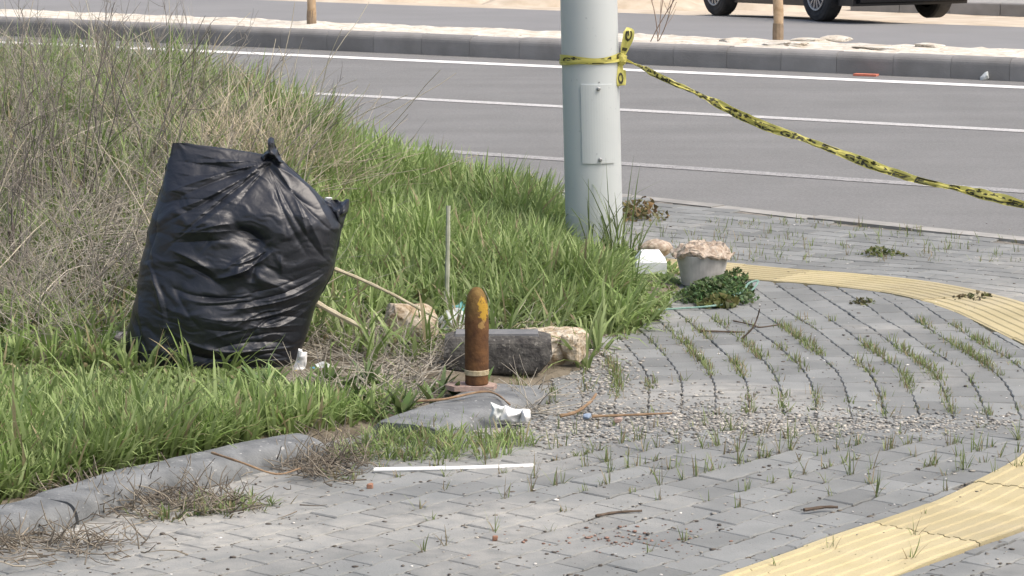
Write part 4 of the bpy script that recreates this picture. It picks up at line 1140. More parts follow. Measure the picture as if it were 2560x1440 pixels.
tag(MB().add(V + np.array([p2[0] - .01, p2[1] + .35, .06]), Fc).build('crust_lump', M['pinkfoam'], origin=(p2[0], p2[1] + .35, 0), smooth=True), 'pinkish lump between the white block and the bucket', 'rubble lump')
# green rope
rp = [(1640, 775), (1700, 771), (1770, 766), (1820, 757), (1835, 742), (1828, 728), (1845, 735), (1862, 722), (1872, 708), (1895, 702), (1880, 726), (1850, 745), (1838, 755)]
C = catmull(np.array([at(x, y, .012 + .03 * (i in (4, 5, 6, 7, 8, 9))) for i, (x, y) in enumerate(rp)]), 8)
tag(MB().tube(C, .0055, 6).build('rope', M['rope'], origin=tuple(C[0])), 'thin green rope trailing out of the leafy weed', 'rope')
p = atY(1372, 772, 14.6); tag(MB().tube([p + np.array([-.06, 0, -.01]), p, p + np.array([.055, .02, .004])], .012, 8).build('teal_tube', M['teal'], origin=tuple(p)), 'short teal plastic tube caught in the grass', 'tube')
# clear green netting behind the tan rock
tag(crumple_sheet('plastic_sheet', [(1085, 800), (1112, 780), (1150, 768), (1170, 790), (1168, 835), (1130, 846), (1095, 838)], 14.25, M['clear_plastic'], 22, .05, amp=.05), 'cloudy crumpled plastic sheet behind the shell', 'plastic sheet')
tag(crumple_sheet('teal_net', [(1130, 768), (1155, 756), (1172, 770), (1160, 786), (1138, 784)], 14.3, M['teal'], 23, .02, amp=.04), 'scrap of teal netting behind the shell', 'netting')

# ------------------------------------------------------------------ sticks and canes
def stick(name, pts, rad, m, label, cat, n=7):
    C = catmull(np.array(pts), 6); rr = np.interp(np.linspace(0, 1, len(C)), [0, 1], rad) * (1 + .12 * np.sin(np.arange(len(C)) * 1.7))
    return tag(MB().tube(C, rr, n).build(name, M[m], origin=tuple(C[0])), label, cat)
stick('cane_stake', [atY(1117, 758, 14.6), atY(1119, 640, 14.62), atY(1121, 514, 14.65)], (.0125, .0105), 'stump', 'pale upright cane standing in the grass behind the rock', 'cane')
stick('cane', [atY(836, 672, 13.9), atY(905, 700, 13.9), atY(985, 738, 13.85), atY(1095, 797, 13.8)], (.010, .006), 'cane', 'long thin dry cane slanting over the tan rock', 'cane')
stick('cane', [atY(792, 758, 13.5), atY(850, 790, 13.52), atY(915, 824, 13.55)], (.014, .010), 'cane', 'thick short dry cane slanting from the rubbish bag', 'cane')
stick('bare_twig', [at(1752, 827, .01), at(1800, 829, .012), at(1862, 830, .008)], (.006, .004), 'twig', 'straight dark twig on the pavement below the bucket', 'twig')
stick('bare_twig', [atY(1853, 848, 14.3), atY(1880, 822, 14.3), atY(1893, 795, 14.32), atY(1899, 772, 14.3)], (.005, .003), 'twig', 'curved dark twig standing up from the pavement', 'twig')
stick('bare_twig', [at(1833, 802, .008), at(1880, 812, .01), at(1900, 818, .008), at(1955, 810, .008)], (.004, .003), 'twig', 'thin wavy twig on the pavement right of the curved twig', 'twig')
stick('bare_twig', [at(1400, 1040, .01), at(1440, 1030, .02), at(1475, 1005, .04), at(1490, 985, .05)], (.008, .006), 'twig_brown', 'bent brown twig at the gravel edge right of the carton', 'twig')
stick('bare_twig', [at(1480, 1041, .01), at(1560, 1038, .012), at(1680, 1033, .01)], (.007, .004), 'twig_brown', 'long straight brown stalk lying along the gravel', 'twig')
stick('bare_twig', [at(1040, 1003, .06), at(1110, 998, .07), at(1200, 980, .075), at(1240, 985, .07), at(1275, 1012, .06)], (.006, .004), 'twig_brown', 'bowed brown stalk lying across the kerb slab', 'twig')
stick('bare_twig', [at(1490, 1290, .01), at(1540, 1281, .01), at(1605, 1277, .012)], (.006, .004), 'twig', 'dark twig on the foreground pavement', 'twig')
stick('bare_twig', [at(2010, 1275, .012), at(2060, 1268, .012), at(2095, 1268, .012)], (.007, .005), 'twig', 'short dark twig just above the yellow strip', 'twig')
stick('bare_twig', [at(530, 1132, .14), at(600, 1155, .15), at(690, 1185, .09), at(752, 1170, .04)], (.005, .003), 'twig_brown', 'curved stalk hanging over the kerb stone', 'twig')

# ------------------------------------------------------------------ stakes on the median
for px, y0, wpx, lab in ((1945, 97, 25, 'wooden stake on the median in front of the car'), (779, 62, 22, 'wooden stake on the median above the grass bank')):
    p = at(px, y0, MED_TOP - .01); s3 = F / (p[1] * 1.01); r0 = wpx / 2 / s3
    o = thing('wooden_stake', lab, 'stake', p, group='stakes in the median')
    zz = np.linspace(-.05, 2.3, 16); C = np.array([[p[0] - .01 * z_ + .006 * math.sin(z_ * 9), p[1], p[2] + z_] for z_ in zz])
    MB().tube(C, r0 * (1 + .07 * np.sin(zz * 13 + px)), 10).build('pole', M['wood'], parent=o, smooth=True)
    MB().lathe((p[0], p[1], p[2] - .02), [(r0 * 1.08, 0), (r0 * 1.10, .12), (r0 * 1.03, .19)], 10).build('dark_foot', mat('dark_wood', (0.20, 0.15, 0.10), (0.3, .23, .16), scale=12), parent=o)  # lower end of the stake, in a darker wood tone

# ------------------------------------------------------------------ parked car beyond the median
trk_w = 1.74; axu = np.array([math.cos(R(24)), math.sin(R(24)), 0])       # across
fwd = np.array([-axu[1], axu[0], 0])                                                         # along, away from camera
WB = 2.95; WR = 0.385; TYW = 0.25
c0 = pB + axu * (trk_w / 2); 
def carp(x, y, z): # x across, y along from near axle, z above local ground
    P = c0 + axu * x + fwd * y
    return np.array([P[0], P[1], zfar(P[0], P[1]) + z]) if False else np.array([P[0], P[1], c0[2] + (zfar(*(c0 + fwd * WB)[:2]) - zfar(*c0[:2])) * y / WB + z])
car = thing('parked_car', 'dark car parked on the far carriageway', 'car', c0)
def wheel(x, y, side):
    wl = MB(); C0 = carp(x, y, WR)
    def pt(r_, a_, off): return C0 + axu * off + fwd * (r_ * math.cos(a_)) + np.array([0, 0, r_ * math.sin(a_)])
    n = 48; h2 = TYW / 2
    prof = [(.235, -h2 * .86), (.31, -h2), (.365, -h2 * .9), (WR, -h2 * .68), (WR, h2 * .68), (.365, h2 * .9), (.31, h2), (.235, h2 * .86)]
    V = [pt(r_, j / n * 2 * math.pi, o_) for r_, o_ in prof for j in range(n)]
    Fc = [(i * n + j, i * n + (j + 1) % n, (i + 1) * n + (j + 1) % n, (i + 1) * n + j) for i in range(len(prof) - 1) for j in range(n)]
    w_ob = MB().add(V, Fc).build('wheel', M['black_rubber'], parent=car, smooth=False); w_ob['label'] = 'dusty car tyre'
    mbr = MB(); so = side * h2
    V = [pt(r_, j / n * 2 * math.pi, so * o_) for r_, o_ in ((.238, .80), (.238, .98), (.215, .95), (.205, .55)) for j in range(n)]
    mbr.add(V, [(i * n + j, i * n + (j + 1) % n, (i + 1) * n + (j + 1) % n, (i + 1) * n + j) for i in range(3) for j in range(n)])
    for s_i in range(14):
        a_ = s_i / 14 * 2 * math.pi; da = .045
        V = [pt(.05, a_ - .25, so * .95), pt(.05, a_ + .25, so * .95), pt(.215, a_ + da * 1.5, so * .9), pt(.215, a_ - da * 1.5, so * .9)]
        V += [v_ - axu * so * .3 for v_ in V]
        mbr.add(V, [(0, 1, 2, 3), (4, 5, 6, 7), (0, 4, 7, 3), (1, 5, 6, 2), (0, 1, 5, 4)])
    V = [pt(r_, j / 20 * 2 * math.pi, so * o_) for r_, o_ in ((.06, .5), (.06, 1.0), (.001, 1.02)) for j in range(20)]
    mbr.add(V, [(i * 20 + j, i * 20 + (j + 1) % 20, (i + 1) * 20 + (j + 1) % 20, (i + 1) * 20 + j) for i in range(2) for j in range(20)])
    mbr.build('rim', M['rim'], parent=w_ob)
    V = [pt(r_, j / n * 2 * math.pi, so * .35) for r_ in (.001, .22) for j in range(n)]
    MB().add(V, [(j, (j + 1) % n, n + (j + 1) % n, n + j) for j in range(n)]).build('brake_disc', M['car_trim'], parent=w_ob)
for x, s_ in ((-trk_w / 2, -1), (trk_w / 2, 1)):
    for y in (0, WB): wheel(x, y, s_)
# body: side profile lofted across, wheel arches left open
prof_low = [(-.86, .30), (-.84, .22), (-.45, .22), (-.43, .42), (-.30, .70), (0, .80), (.30, .70), (.43, .42), (.45, .20), (WB - .45, .20), (WB - .43, .42), (WB - .30, .70), (WB, .80), (WB + .30, .70), (WB + .43, .42), (WB + .45, .22), (WB + .70, .22), (WB + .78, .32)]
prof_up = [(WB + .80, .60), (WB + .74, .80), (WB + .35, .98), (WB - .35, 1.06), (WB - 1.0, 1.50), (WB - 1.5, 1.58), (.5, 1.60), (-.35, 1.52), (-.72, 1.06), (-.84, .95), (-.90, .60)]
loop_ = prof_low + prof_up; n = len(loop_); V = []
for x, ins_ in ((-.895, .03), (-.86, 0), (.86, 0), (.895, .03)):
    for y, z in loop_:
        k_ = (1 - .24 * sstep(.95, 1.55, z)); V.append(carp(x * k_, y * (1 - ins_ * .02), z))
Fc = [(i * n + j, i * n + (j + 1) % n, (i + 1) * n + (j + 1) % n, (i + 1) * n + j) for i in range(3) for j in range(n)] + [tuple(range(n)), tuple(range(3 * n, 4 * n))[::-1]]
MB().add(V, Fc).build('body', M['car_paint'], parent=car)
def quad_part(name, pts, m): MB().add([carp(*q_) for q_ in pts], [(0, 1, 2, 3)]).build(name, M[m], parent=car)
quad_part('rear_window', [(-.56, -.735, 1.08), (.56, -.735, 1.08), (.52, -.40, 1.48), (-.52, -.40, 1.48)], 'glass')
for s_ in (-1, 1):
    quad_part('side_window', [(s_ * .885, -.45, 1.06), (s_ * .885, WB - .55, 1.06), (s_ * .74, WB - 1.05, 1.46), (s_ * .725, -.25, 1.46)], 'glass')
    MB().add([carp(s_ * .62, -.935, .80), carp(s_ * .86, -.925, .80), carp(s_ * .86, -.90, .96), carp(s_ * .62, -.905, .96), carp(s_ * .62, -.86, .80), carp(s_ * .86, -.86, .80), carp(s_ * .86, -.84, .96), carp(s_ * .62, -.84, .96)], [(0, 1, 2, 3), (4, 7, 6, 5), (0, 4, 5, 1), (3, 2, 6, 7), (0, 3, 7, 4), (1, 5, 6, 2)]).build('tail_light', M['lamp_red'], parent=car)
V = [carp(x, y, z) for x in (-.84, .84) for y, z in ((-.95, .27), (-.95, .52), (-.87, .56), (-.85, .25))]
MB().add(V, [(0, 1, 2, 3), (7, 6, 5, 4), (0, 4, 5, 1), (1, 5, 6, 2), (2, 6, 7, 3), (3, 7, 4, 0)]).build('bumper', M['car_trim'], parent=car)
V = [carp(x, y, z) for x in (-.66, .66) for y, z in ((-.7, .24), (-.7, .42), (WB + .6, .42), (WB + .6, .20))]
MB().add(V, [(0, 1, 2, 3), (7, 6, 5, 4), (0, 4, 5, 1), (1, 5, 6, 2), (2, 6, 7, 3), (3, 7, 4, 0)]).build('underbody', M['car_trim'], parent=car)

# ------------------------------------------------------------------ far side: sand heaps, raised kerb on the right
def sand_heap(px, py, w, d, h, seed, label):
    p = atF(px, py); nx_, ny_ = 34, 22
    u, v = np.meshgrid(np.linspace(-1, 1, nx_), np.linspace(-1, 1, ny_), indexing='ij')
    X = p[0] + u * w / 2; Y = p[1] + v * d / 2
    q = np.stack([X, Y], -1).reshape(-1, 2)
    Z = zfar(X, Y) - .14 + (h + .12) * np.clip(1 - u ** 2, 0, 1) * np.clip(1 - v ** 2, 0, 1) * (.55 + .9 * fbm(q, 1.6, seed).reshape(X.shape)) + .05 * noise(q, 6, seed).reshape(X.shape)
    tag(MB().grid(np.stack([X, Y, Z], -1)).build('sand_heap', M['ground'], origin=(p[0], p[1], float(zfar(p[0], p[1]))), smooth=True), label, 'sand heap', 'sand heaps beyond the road')
sand_heap(1500, 16, 4.5, 3.0, .45, 3, 'low sandy heap behind the thick grey post')
sand_heap(1930, 22, 2.2, 2.5, .45, 5, 'sandy heap seen under the parked car')
sand_heap(1050, 2, 6.0, 3.0, .3, 8, 'flat sandy heap at the top edge left of the post')
kp = atF(2500, 38); kd = dM
rp_ = thing('raised_pavement', 'raised pale pavement with a dark kerb behind the car', 'pavement', kp)
for i in range(-3, 5):
    a_ = kp[:2] + kd * (i * .9); b2 = kp[:2] + kd * ((i + 1) * .9)
    prism_stone(a_, b2, .15, .22, float(zfar(*kp[:2])) - .02, .03).build('kerb_stone', M['kerb_far'], parent=rp_)
a_ = kp[:2] + kd * -2.7 + nM * .15; b2 = kp[:2] + kd * 4.5 + nM * .15
V = np.array([[np.array([*(a_ + (b2 - a_) * t + nM * 3.0 * s_), float(zfar(*kp[:2])) + .19]) for s_ in (0, .5, 1)] for t in np.linspace(0, 1, 8)])
MB().grid(V).build('paving_top', M['kerb_pale'], parent=rp_)

# ================================================================== VEGETATION
def blades(P, L, W, az, lean, bend, c0, c1, seg=4):
    """returns verts, quads, colours. P (n,3); c0 root colour, c1 tip colour (n,3)"""
    n = len(P); t = np.linspace(0, 1, seg + 1)
    th_ = lean[:, None] + bend[:, None] * (t[None] - .5 / seg)
    st = (L / seg)[:, None]
    hx = np.concatenate([np.zeros((n, 1)), np.cumsum(np.sin(th_[:, 1:]) * st, 1)], 1); hz_ = np.concatenate([np.zeros((n, 1)), np.cumsum(np.cos(th_[:, 1:]) * st, 1)], 1)
    ca, sa = np.cos(az)[:, None], np.sin(az)[:, None]
    C = np.stack([P[:, 0:1] + hx * ca, P[:, 1:2] + hx * sa, P[:, 2:3] + hz_], -1)
    tw = az + math.pi / 2 + RNG.normal(0, .5, n)
    sd = np.stack([np.cos(tw), np.sin(tw), np.zeros(n)], -1)[:, None]
    wt = (W[:, None] * (0.55 + .45 * np.sin(np.pi * np.clip(t * .8 + .12, 0, 1)))[None] * (1 - t[None] ** 3) ** .9 + .0004)[..., None] / 2
    V = np.stack([C - sd * wt, C + sd * wt], 2).reshape(-1, 3)
    k = 2 * (seg + 1); b = (np.arange(n) * k)[:, None] + (np.arange(seg) * 2)[None]
    Q = np.stack([b, b + 1, b + 3, b + 2], -1).reshape(-1, 4)
    col = c0[:, None] + (c1 - c0)[:, None] * t[None, :, None]
    col = np.repeat(col[:, :, None], 2, 2).reshape(-1, 3)
    return V, Q, col
def tubes(C, Rr, sides=3):
    n, k = C.shape[:2]
    T = np.gradient(C, axis=1); T /= np.linalg.norm(T, axis=2)[..., None] + 1e-9
    ref = np.array([0.31, 0.17, 0.93]); A = np.cross(T, ref); A /= np.linalg.norm(A, axis=2)[..., None] + 1e-9; B = np.cross(T, A)
    th_ = np.arange(sides) / sides * 2 * math.pi
    V = C[:, :, None] + Rr[:, :, None, None] * (np.cos(th_)[None, None, :, None] * A[:, :, None] + np.sin(th_)[None, None, :, None] * B[:, :, None])
    base = (np.arange(n) * k * sides)[:, None, None] + (np.arange(k - 1) * sides)[None, :, None]
    j = np.arange(sides)[None, None]; j2 = (j + 1) % sides
    Q = np.stack([base + j, base + j2, base + j2 + sides, base + j + sides], -1).reshape(-1, 4)
    return V.reshape(-1, 3), Q
def grow(P, D, L, k=6, wob=.12, grav=0.0):
    n = len(P); C = np.zeros((n, k, 3)); C[:, 0] = P; d = D / np.linalg.norm(D, axis=1)[:, None]
    for i in range(1, k):
        d = d + RNG.normal(0, wob, (n, 3)) + np.array([0, 0, -grav]); d /= np.linalg.norm(d, axis=1)[:, None]
        C[:, i] = C[:, i - 1] + d * (L / (k - 1))[:, None]
    return C
def branch(C, m_, t0=.25, t1=.95, spread=.7):
    n, k = C.shape[:2]; idx_ = np.repeat(np.arange(n), m_); t = RNG.uniform(t0, t1, len(idx_)) * (k - 1); i = np.minimum(t.astype(int), k - 2); f = (t - i)[:, None]
    P = C[idx_, i] * (1 - f) + C[idx_, i + 1] * f; D = C[idx_, i + 1] - C[idx_, i]; D /= np.linalg.norm(D, axis=1)[:, None] + 1e-9
    return P, D + RNG.normal(0, spread, D.shape)
class Acc:
    def __init__(s): s.V = []; s.Q = []; s.C = []; s.n = 0
    def add(s, V, Q, C):
        s.V.append(V); s.Q.append(Q + s.n); s.C.append(np.broadcast_to(C, V.shape)); s.n += len(V)
    def build(s, name, m_, parent=None): return fast_mesh(name, np.concatenate(s.V), np.concatenate(s.Q), m_, np.concatenate(s.C), parent=parent)
def scatter(n, x0, x1, y0, y1): return np.stack([RNG.uniform(x0, x1, n), RNG.uniform(y0, y1, n)], -1)
def greens(n, dark=1.0, dry=0.06):
    h = RNG.uniform(0, 1, n)[:, None]; v = RNG.uniform(.75, 1.2, n)[:, None] * dark
    c = (np.array([.18, .27, .07]) * (1 - h) + np.array([.33, .405, .175]) * h) * v
    d = RNG.uniform(0, 1, n) < dry
    c[d] = np.array([.34, .29, .17]) * RNG.uniform(.7, 1.15, (d.sum(), 1))
    return c
# ---- bank grass
def grass_field(name, P, Lm, dens_seed, label, wid=(.009, .019), dark=1.0, dry=.05, lean=.25, bendm=1.0, lfun=None):
    T0 = P[::16]; az_ = np.repeat(RNG.uniform(0, 6.28, len(T0)), 10) + RNG.normal(0, 1.1, len(T0) * 10); rr_ = np.abs(RNG.normal(0, .035, len(az_)))
    P = np.repeat(T0, 10, 0) + np.stack([np.cos(az_), np.sin(az_)], -1) * rr_[:, None]; ok = clear_of_things(P); P = P[ok]; az_ = az_[ok]; rr_ = rr_[ok]
    n = len(P); Z = zverge(P[:, 0], P[:, 1]); ou = ~inpoly(P, VERGE); Z = np.where(ou, zpave(P[:, 0], P[:, 1]) - .004, Z)
    P3 = np.column_stack([P, Z]); cl = noise(P, 2.2, dens_seed)
    L = Lm * RNG.uniform(.55, 1.25, n) * (.65 + .7 * cl)
    if lfun is not None: L = L * lfun(P)
    col = greens(n, dark, dry) * (0.8 + .45 * noise(P, 1.3, dens_seed + 3))[:, None]
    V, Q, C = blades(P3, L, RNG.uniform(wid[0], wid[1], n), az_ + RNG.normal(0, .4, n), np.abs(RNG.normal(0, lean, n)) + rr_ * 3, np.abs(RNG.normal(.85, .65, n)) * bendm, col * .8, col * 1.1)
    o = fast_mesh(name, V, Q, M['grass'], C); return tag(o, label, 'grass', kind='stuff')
BAGC = np.array([(bag_base[0], BY)])
def clear_of_things(P):
    d1 = ((P[:, 0] - bag_base[0]) / .42) ** 2 + ((P[:, 1] - BY) / .27) ** 2 > 1
    d2 = np.hypot(P[:, 0] - PB[0], P[:, 1] - PB[1]) > PR + .01
    d3 = ~((np.abs(P[:, 0] - cc[0]) < wch * .5) & (P[:, 1] > SY - .12) & (P[:, 1] < cc[1] + .12))
    d4 = ~((P[:, 0] > -1.06) & (P[:, 0] < -.74) & (P[:, 1] > 12.95) & (P[:, 1] < 13.6))
    return d1 & d2 & d3 & d4
def post_gap(P):
    q = proj(np.column_stack([P, np.zeros(len(P))]))
    return (1 - .80 * sstep(1505, 1575, q[:, 0])) * (1 - .55 * sstep(1370, 1420, q[:, 0]) * sstep(15.3, 15.9, P[:, 1]))
# lush part in front of the bag and along the kerb
P = scatter(90000, -3.2, -.35, 10.6, 13.45); P = P[inpoly(P, VERGE) & clear_of_things(P)]
dk = pdist(P, KERB, closed=False); P = P[dk > .12]
bare = sstep(-1.05, -.75, P[:, 0]) * sstep(12.3, 12.8, P[:, 1]); P = P[RNG.uniform(0, 1, len(P)) > bare * .93]
grass_field('grass', P, .22, 5, 'lush green grass in front of the rubbish bag', dry=.06, lfun=lambda P: np.interp(P[:, 1], [11.4, 12.0, 12.4, 12.75, 13.0, 13.4], [1.0, .85, .58, .34, .2, .1]) * np.where(RNG.uniform(0, 1, len(P)) < .02, 2.2, 1.0))
# right part: from the shell back to the post
P = scatter(90000, -1.4, 1.0, 13.4, 19.6); P = P[inpoly(P, VERGE) & clear_of_things(P)]
keep = sstep(14.2, 14.75, P[:, 1] + .35 * (noise(P, 2, 9) - .5) - .35 * sstep(.1, .5, P[:, 0])); P = P[RNG.uniform(0, 1, len(P)) < .10 + .9 * keep]
grass_field('grass', P, .31, 11, 'tall green grass between the shell and the post', wid=(.010, .021), dry=.06, lean=.35, bendm=1.25, lfun=post_gap)
# back of the bank, left
P = scatter(120000, -6.5, -1.2, 13.3, 23.5); P = P[inpoly(P, VERGE) & clear_of_things(P)]
kp_ = .35 + .65 * sstep(.35, .6, fbm(P, .9, 31) + .3 * sstep(16.5, 19, P[:, 1])); P = P[RNG.uniform(0, 1, len(P)) < kp_]
grass_field('grass', P, .36, 17, 'green grass growing through dry stems on the bank', wid=(.010, .021), dry=.14, lean=.3, lfun=lambda P: .5 + .5 * sstep(14.5, 17.5, P[:, 1]))
# low grass spilling over the kerb gap and round the slab
P = scatter(9000, -.85, .35, 11.55, 12.95); q_ = proj(np.column_stack([P, np.zeros(len(P))]))
mid = np.array([(820, 1180), (900, 1120), (960, 1060), (1010, 1062), (1130, 1060), (1210, 1062), (1330, 1078), (1340, 1130), (1200, 1168), (1050, 1165), (940, 1190), (870, 1200)], float)
P = P[inpoly(q_, mid) & ~((q_[:, 0] > 1175) & (q_[:, 1] < 1100))]
grass_field('grass', P, .085, 23, 'short grass spilling onto the pavement in front of the slab', wid=(.004, .008), dark=.95, dry=.18, lean=.4)
# weeds in front of the kerb stones
P = scatter(14000, -1.9, -.4, 10.6, 11.9); q_ = proj(np.column_stack([P, np.zeros(len(P))]))
P = P[inpoly(q_, np.array([(330, 1300), (480, 1262), (600, 1222), (760, 1178), (890, 1196), (880, 1222), (720, 1250), (560, 1285), (400, 1312)], float)) & (noise(P, 3.5, 8) > .45)]
grass_field('grass', P, .06, 41, 'low weedy grass in front of the kerb stones', wid=(.004, .008), dark=.85, dry=.4, lean=.5)
P = np.column_stack([RNG.normal(at(1525, 650)[0], .06, 90), RNG.normal(at(1525, 650)[1] - .1, .05, 90)])
grass_field('grass', P, .50, 43, 'tall dark grass blades at the foot of the post', wid=(.006, .011), dark=.6, dry=.0, lean=.2, bendm=.8)
# clump at the foot of the post, leaning out over the pavement
P = np.column_stack([RNG.normal(at(1500, 760)[0], .15, 2600), RNG.normal(15.5, .5, 2600)]); P = P[(P[:, 0] < .95) & (P[:, 1] < 15.75)]; q_ = proj(np.column_stack([P, np.zeros(len(P))])); P = P[(q_[:, 0] < 1545) | ((q_[:, 1] > 775) & (q_[:, 0] < 1585))]
grass_field('grass', P, .33, 29, 'arching grass clump in front of the post', wid=(.010, .021), dry=.02, lean=.45, bendm=1.5)

# ---- broad-leaved weeds among the grass
P = scatter(2600, -4.5, .6, 11.6, 19.5); P = P[inpoly(P, VERGE) & clear_of_things(P)]; P = P[noise(P, 1.1, 91) > .52]; n0 = len(P); m_ = 9
Pp = np.repeat(P, m_, 0); az_ = RNG.uniform(0, 6.28, len(Pp)); n = len(Pp); Z = zverge(Pp[:, 0], Pp[:, 1]) + .01
col = np.array([.12, .175, .06]) * RNG.uniform(.7, 1.35, (n, 1)) * (1 + RNG.normal(0, .06, (n, 3)))
V, Q, C_ = blades(np.column_stack([Pp, Z]), RNG.uniform(.06, .16, n), RNG.uniform(.018, .036, n), az_, RNG.uniform(.3, 1.0, n), RNG.uniform(.2, .9, n), col * .9, col * 1.1)
tag(fast_mesh('ground_weeds', V, Q, M['leafy'], C_), 'broad-leaved weeds scattered through the bank grass', 'weeds', kind='stuff')
# ---- dry stems over the left bank
acc = Acc()
P = scatter(6200, -5.2, -1.0, 13.6, 20.5); P = P[inpoly(P, VERGE) & clear_of_things(P)]
P = P[RNG.uniform(0, 1, len(P)) < sstep(-.9, -1.7, P[:, 0] + .12 * (P[:, 1] - 14)) * .9 + .08]
n = len(P); Z = zverge(P[:, 0], P[:, 1]); D = np.column_stack([RNG.normal(.12, .7, n), RNG.normal(0, .5, n), RNG.uniform(.25, 1.1, n)])
L = RNG.uniform(.25, .75, n); C = grow(np.column_stack([P, Z]), D, L, 6, .10, .05)
def drycol(n, k, sides=3):
    h = RNG.uniform(0, 1, n)[:, None]; c = np.array([.34, .32, .28]) * (1 - h) + np.array([.56, .51, .41]) * h; c = c * RNG.uniform(.6, 1.15, n)[:, None]
    return np.repeat(c, k * sides, 0)
def put(C, r0, r1):
    n, k = C.shape[:2]; Rr = np.linspace(1, .35, k)[None] * RNG.uniform(r0, r1, n)[:, None]
    V, Q = tubes(C, Rr); acc.add(V, Q, drycol(n, k))
put(C, .0016, .0034)
# flattened mat of old stalks
P = scatter(9000, -4.6, -.95, 13.5, 18.6); P = P[inpoly(P, VERGE) & clear_of_things(P)]; P = P[(fbm(P, 1.1, 55) > .43) & (P[:, 0] < -1.25 - .10 * (P[:, 1] - 14))][:3600]; n = len(P)
Cm = grow(np.column_stack([P, zverge(P[:, 0], P[:, 1]) + RNG.uniform(.02, .22, n)]), np.column_stack([RNG.normal(.5, .8, n), RNG.normal(-.1, .6, n), RNG.normal(-.12, .28, n)]), RNG.uniform(.2, .6, n), 5, .12, .02)
Cm[..., 2] = np.maximum(Cm[..., 2], zverge(Cm[..., 0], Cm[..., 1]) + .01); put(Cm, .0018, .0042)
Pb, Db = branch(C, 2, .3, .95, .55); put(grow(Pb, Db, RNG.uniform(.06, .25, len(Pb)), 4, .12), .0009, .0018)
P = scatter(700, -4.2, -1.0, 13.8, 20.0); P = P[inpoly(P, VERGE) & clear_of_things(P)][:190]; n = len(P)
C = grow(np.column_stack([P, zverge(P[:, 0], P[:, 1])]), np.column_stack([RNG.normal(.1, .6, n), RNG.normal(0, .4, n), RNG.uniform(.5, 1.1, n)]), RNG.uniform(.5, 1.1, n), 8, .07, .07)
Rr = np.linspace(1, .45, 8)[None] * RNG.uniform(.0028, .0052, n)[:, None]; V, Q = tubes(C, Rr); acc.add(V, Q, np.repeat(np.array([.52, .47, .36]) * RNG.uniform(.7, 1.15, (n, 1)), 24, 0))
tag(acc.build('dry_stems', M['dry']), 'matted grey dry weed stems covering the left bank', 'dry weeds', kind='stuff')
# straw tuft
acc = Acc(); c_ = atY(640, 330, 17.5); n = 650
P = np.column_stack([RNG.normal(c_[0], .25, n), RNG.normal(17.6, .3, n)]); Z = zverge(P[:, 0], P[:, 1])
C = grow(np.column_stack([P, Z]), np.column_stack([RNG.normal(.1, .6, n), RNG.normal(0, .4, n), RNG.uniform(.5, 1, n)]), RNG.uniform(.3, .75, n), 6, .12, .06)
Rr = np.linspace(1, .4, 6)[None] * RNG.uniform(.002, .0045, n)[:, None]; V, Q = tubes(C, Rr); h = RNG.uniform(.75, 1.2, n)[:, None]
acc.add(V, Q, np.repeat(np.array([.60, .52, .38]) * h, 18, 0))
tag(acc.build('straw_tuft', M['dry']), 'pale straw tuft on the bank above the rubbish bag', 'straw tuft')
# litter of dry bits between bag, rock and slab
acc = Acc(); P = scatter(2600, -1.0, .12, 12.5, 14.3); P = P[clear_of_things(P) & ~((np.abs(P[:, 0] - SH[0]) < .2) & (P[:, 1] > SY - .8) & (P[:, 1] < SY + .1))]; n = len(P); Z = np.where(inpoly(P, VERGE), zverge(P[:, 0], P[:, 1]), 0) + .01
C = grow(np.column_stack([P, Z]), np.column_stack([RNG.normal(0, 1, n), RNG.normal(0, 1, n), np.abs(RNG.normal(0, .45, n))]), RNG.uniform(.05, .28, n), 4, .12, .04)
C[..., 2] = np.maximum(C[..., 2], .006); put(C, .0014, .0042)
tag(acc.build('dry_litter', M['dry']), 'tangle of dry stalks between the rubbish bag and the shell', 'dry weeds', kind='stuff')
# debris caught along the kerb
acc = Acc()
for (x, y, sx, sy, m_) in ((300, 1250, 110, 26, 420), (800, 1160, 60, 22, 420), (120, 1370, 130, 20, 300), (480, 1260, 90, 18, 180)):
    px_ = RNG.normal(x, sx, m_); py_ = RNG.normal(y, sy, m_); P = np.array([at(a_, b_) for a_, b_ in zip(px_, py_)]); n = len(P)
    C = grow(P + [0, 0, .012], np.column_stack([RNG.normal(0, 1, n), RNG.normal(0, .8, n), np.abs(RNG.normal(.1, .5, n))]), RNG.uniform(.03, .17, n), 4, .22, .03); C[..., 2] = np.maximum(C[..., 2], .005)
    Rr = np.linspace(1, .4, 4)[None] * RNG.uniform(.0016, .0042, n)[:, None]; V, Q = tubes(C, Rr)
    h = RNG.uniform(0, 1, n)[:, None]; acc.add(V, Q, np.repeat((np.array([.13, .108, .085]) * (1 - h) + np.array([.36, .32, .25]) * h) * RNG.uniform(.7, 1.1, n)[:, None], 12, 0))
tag(acc.build('plant_debris', M['dry']), 'dead stalks and leaves washed up against the kerb', 'plant debris', kind='stuff')

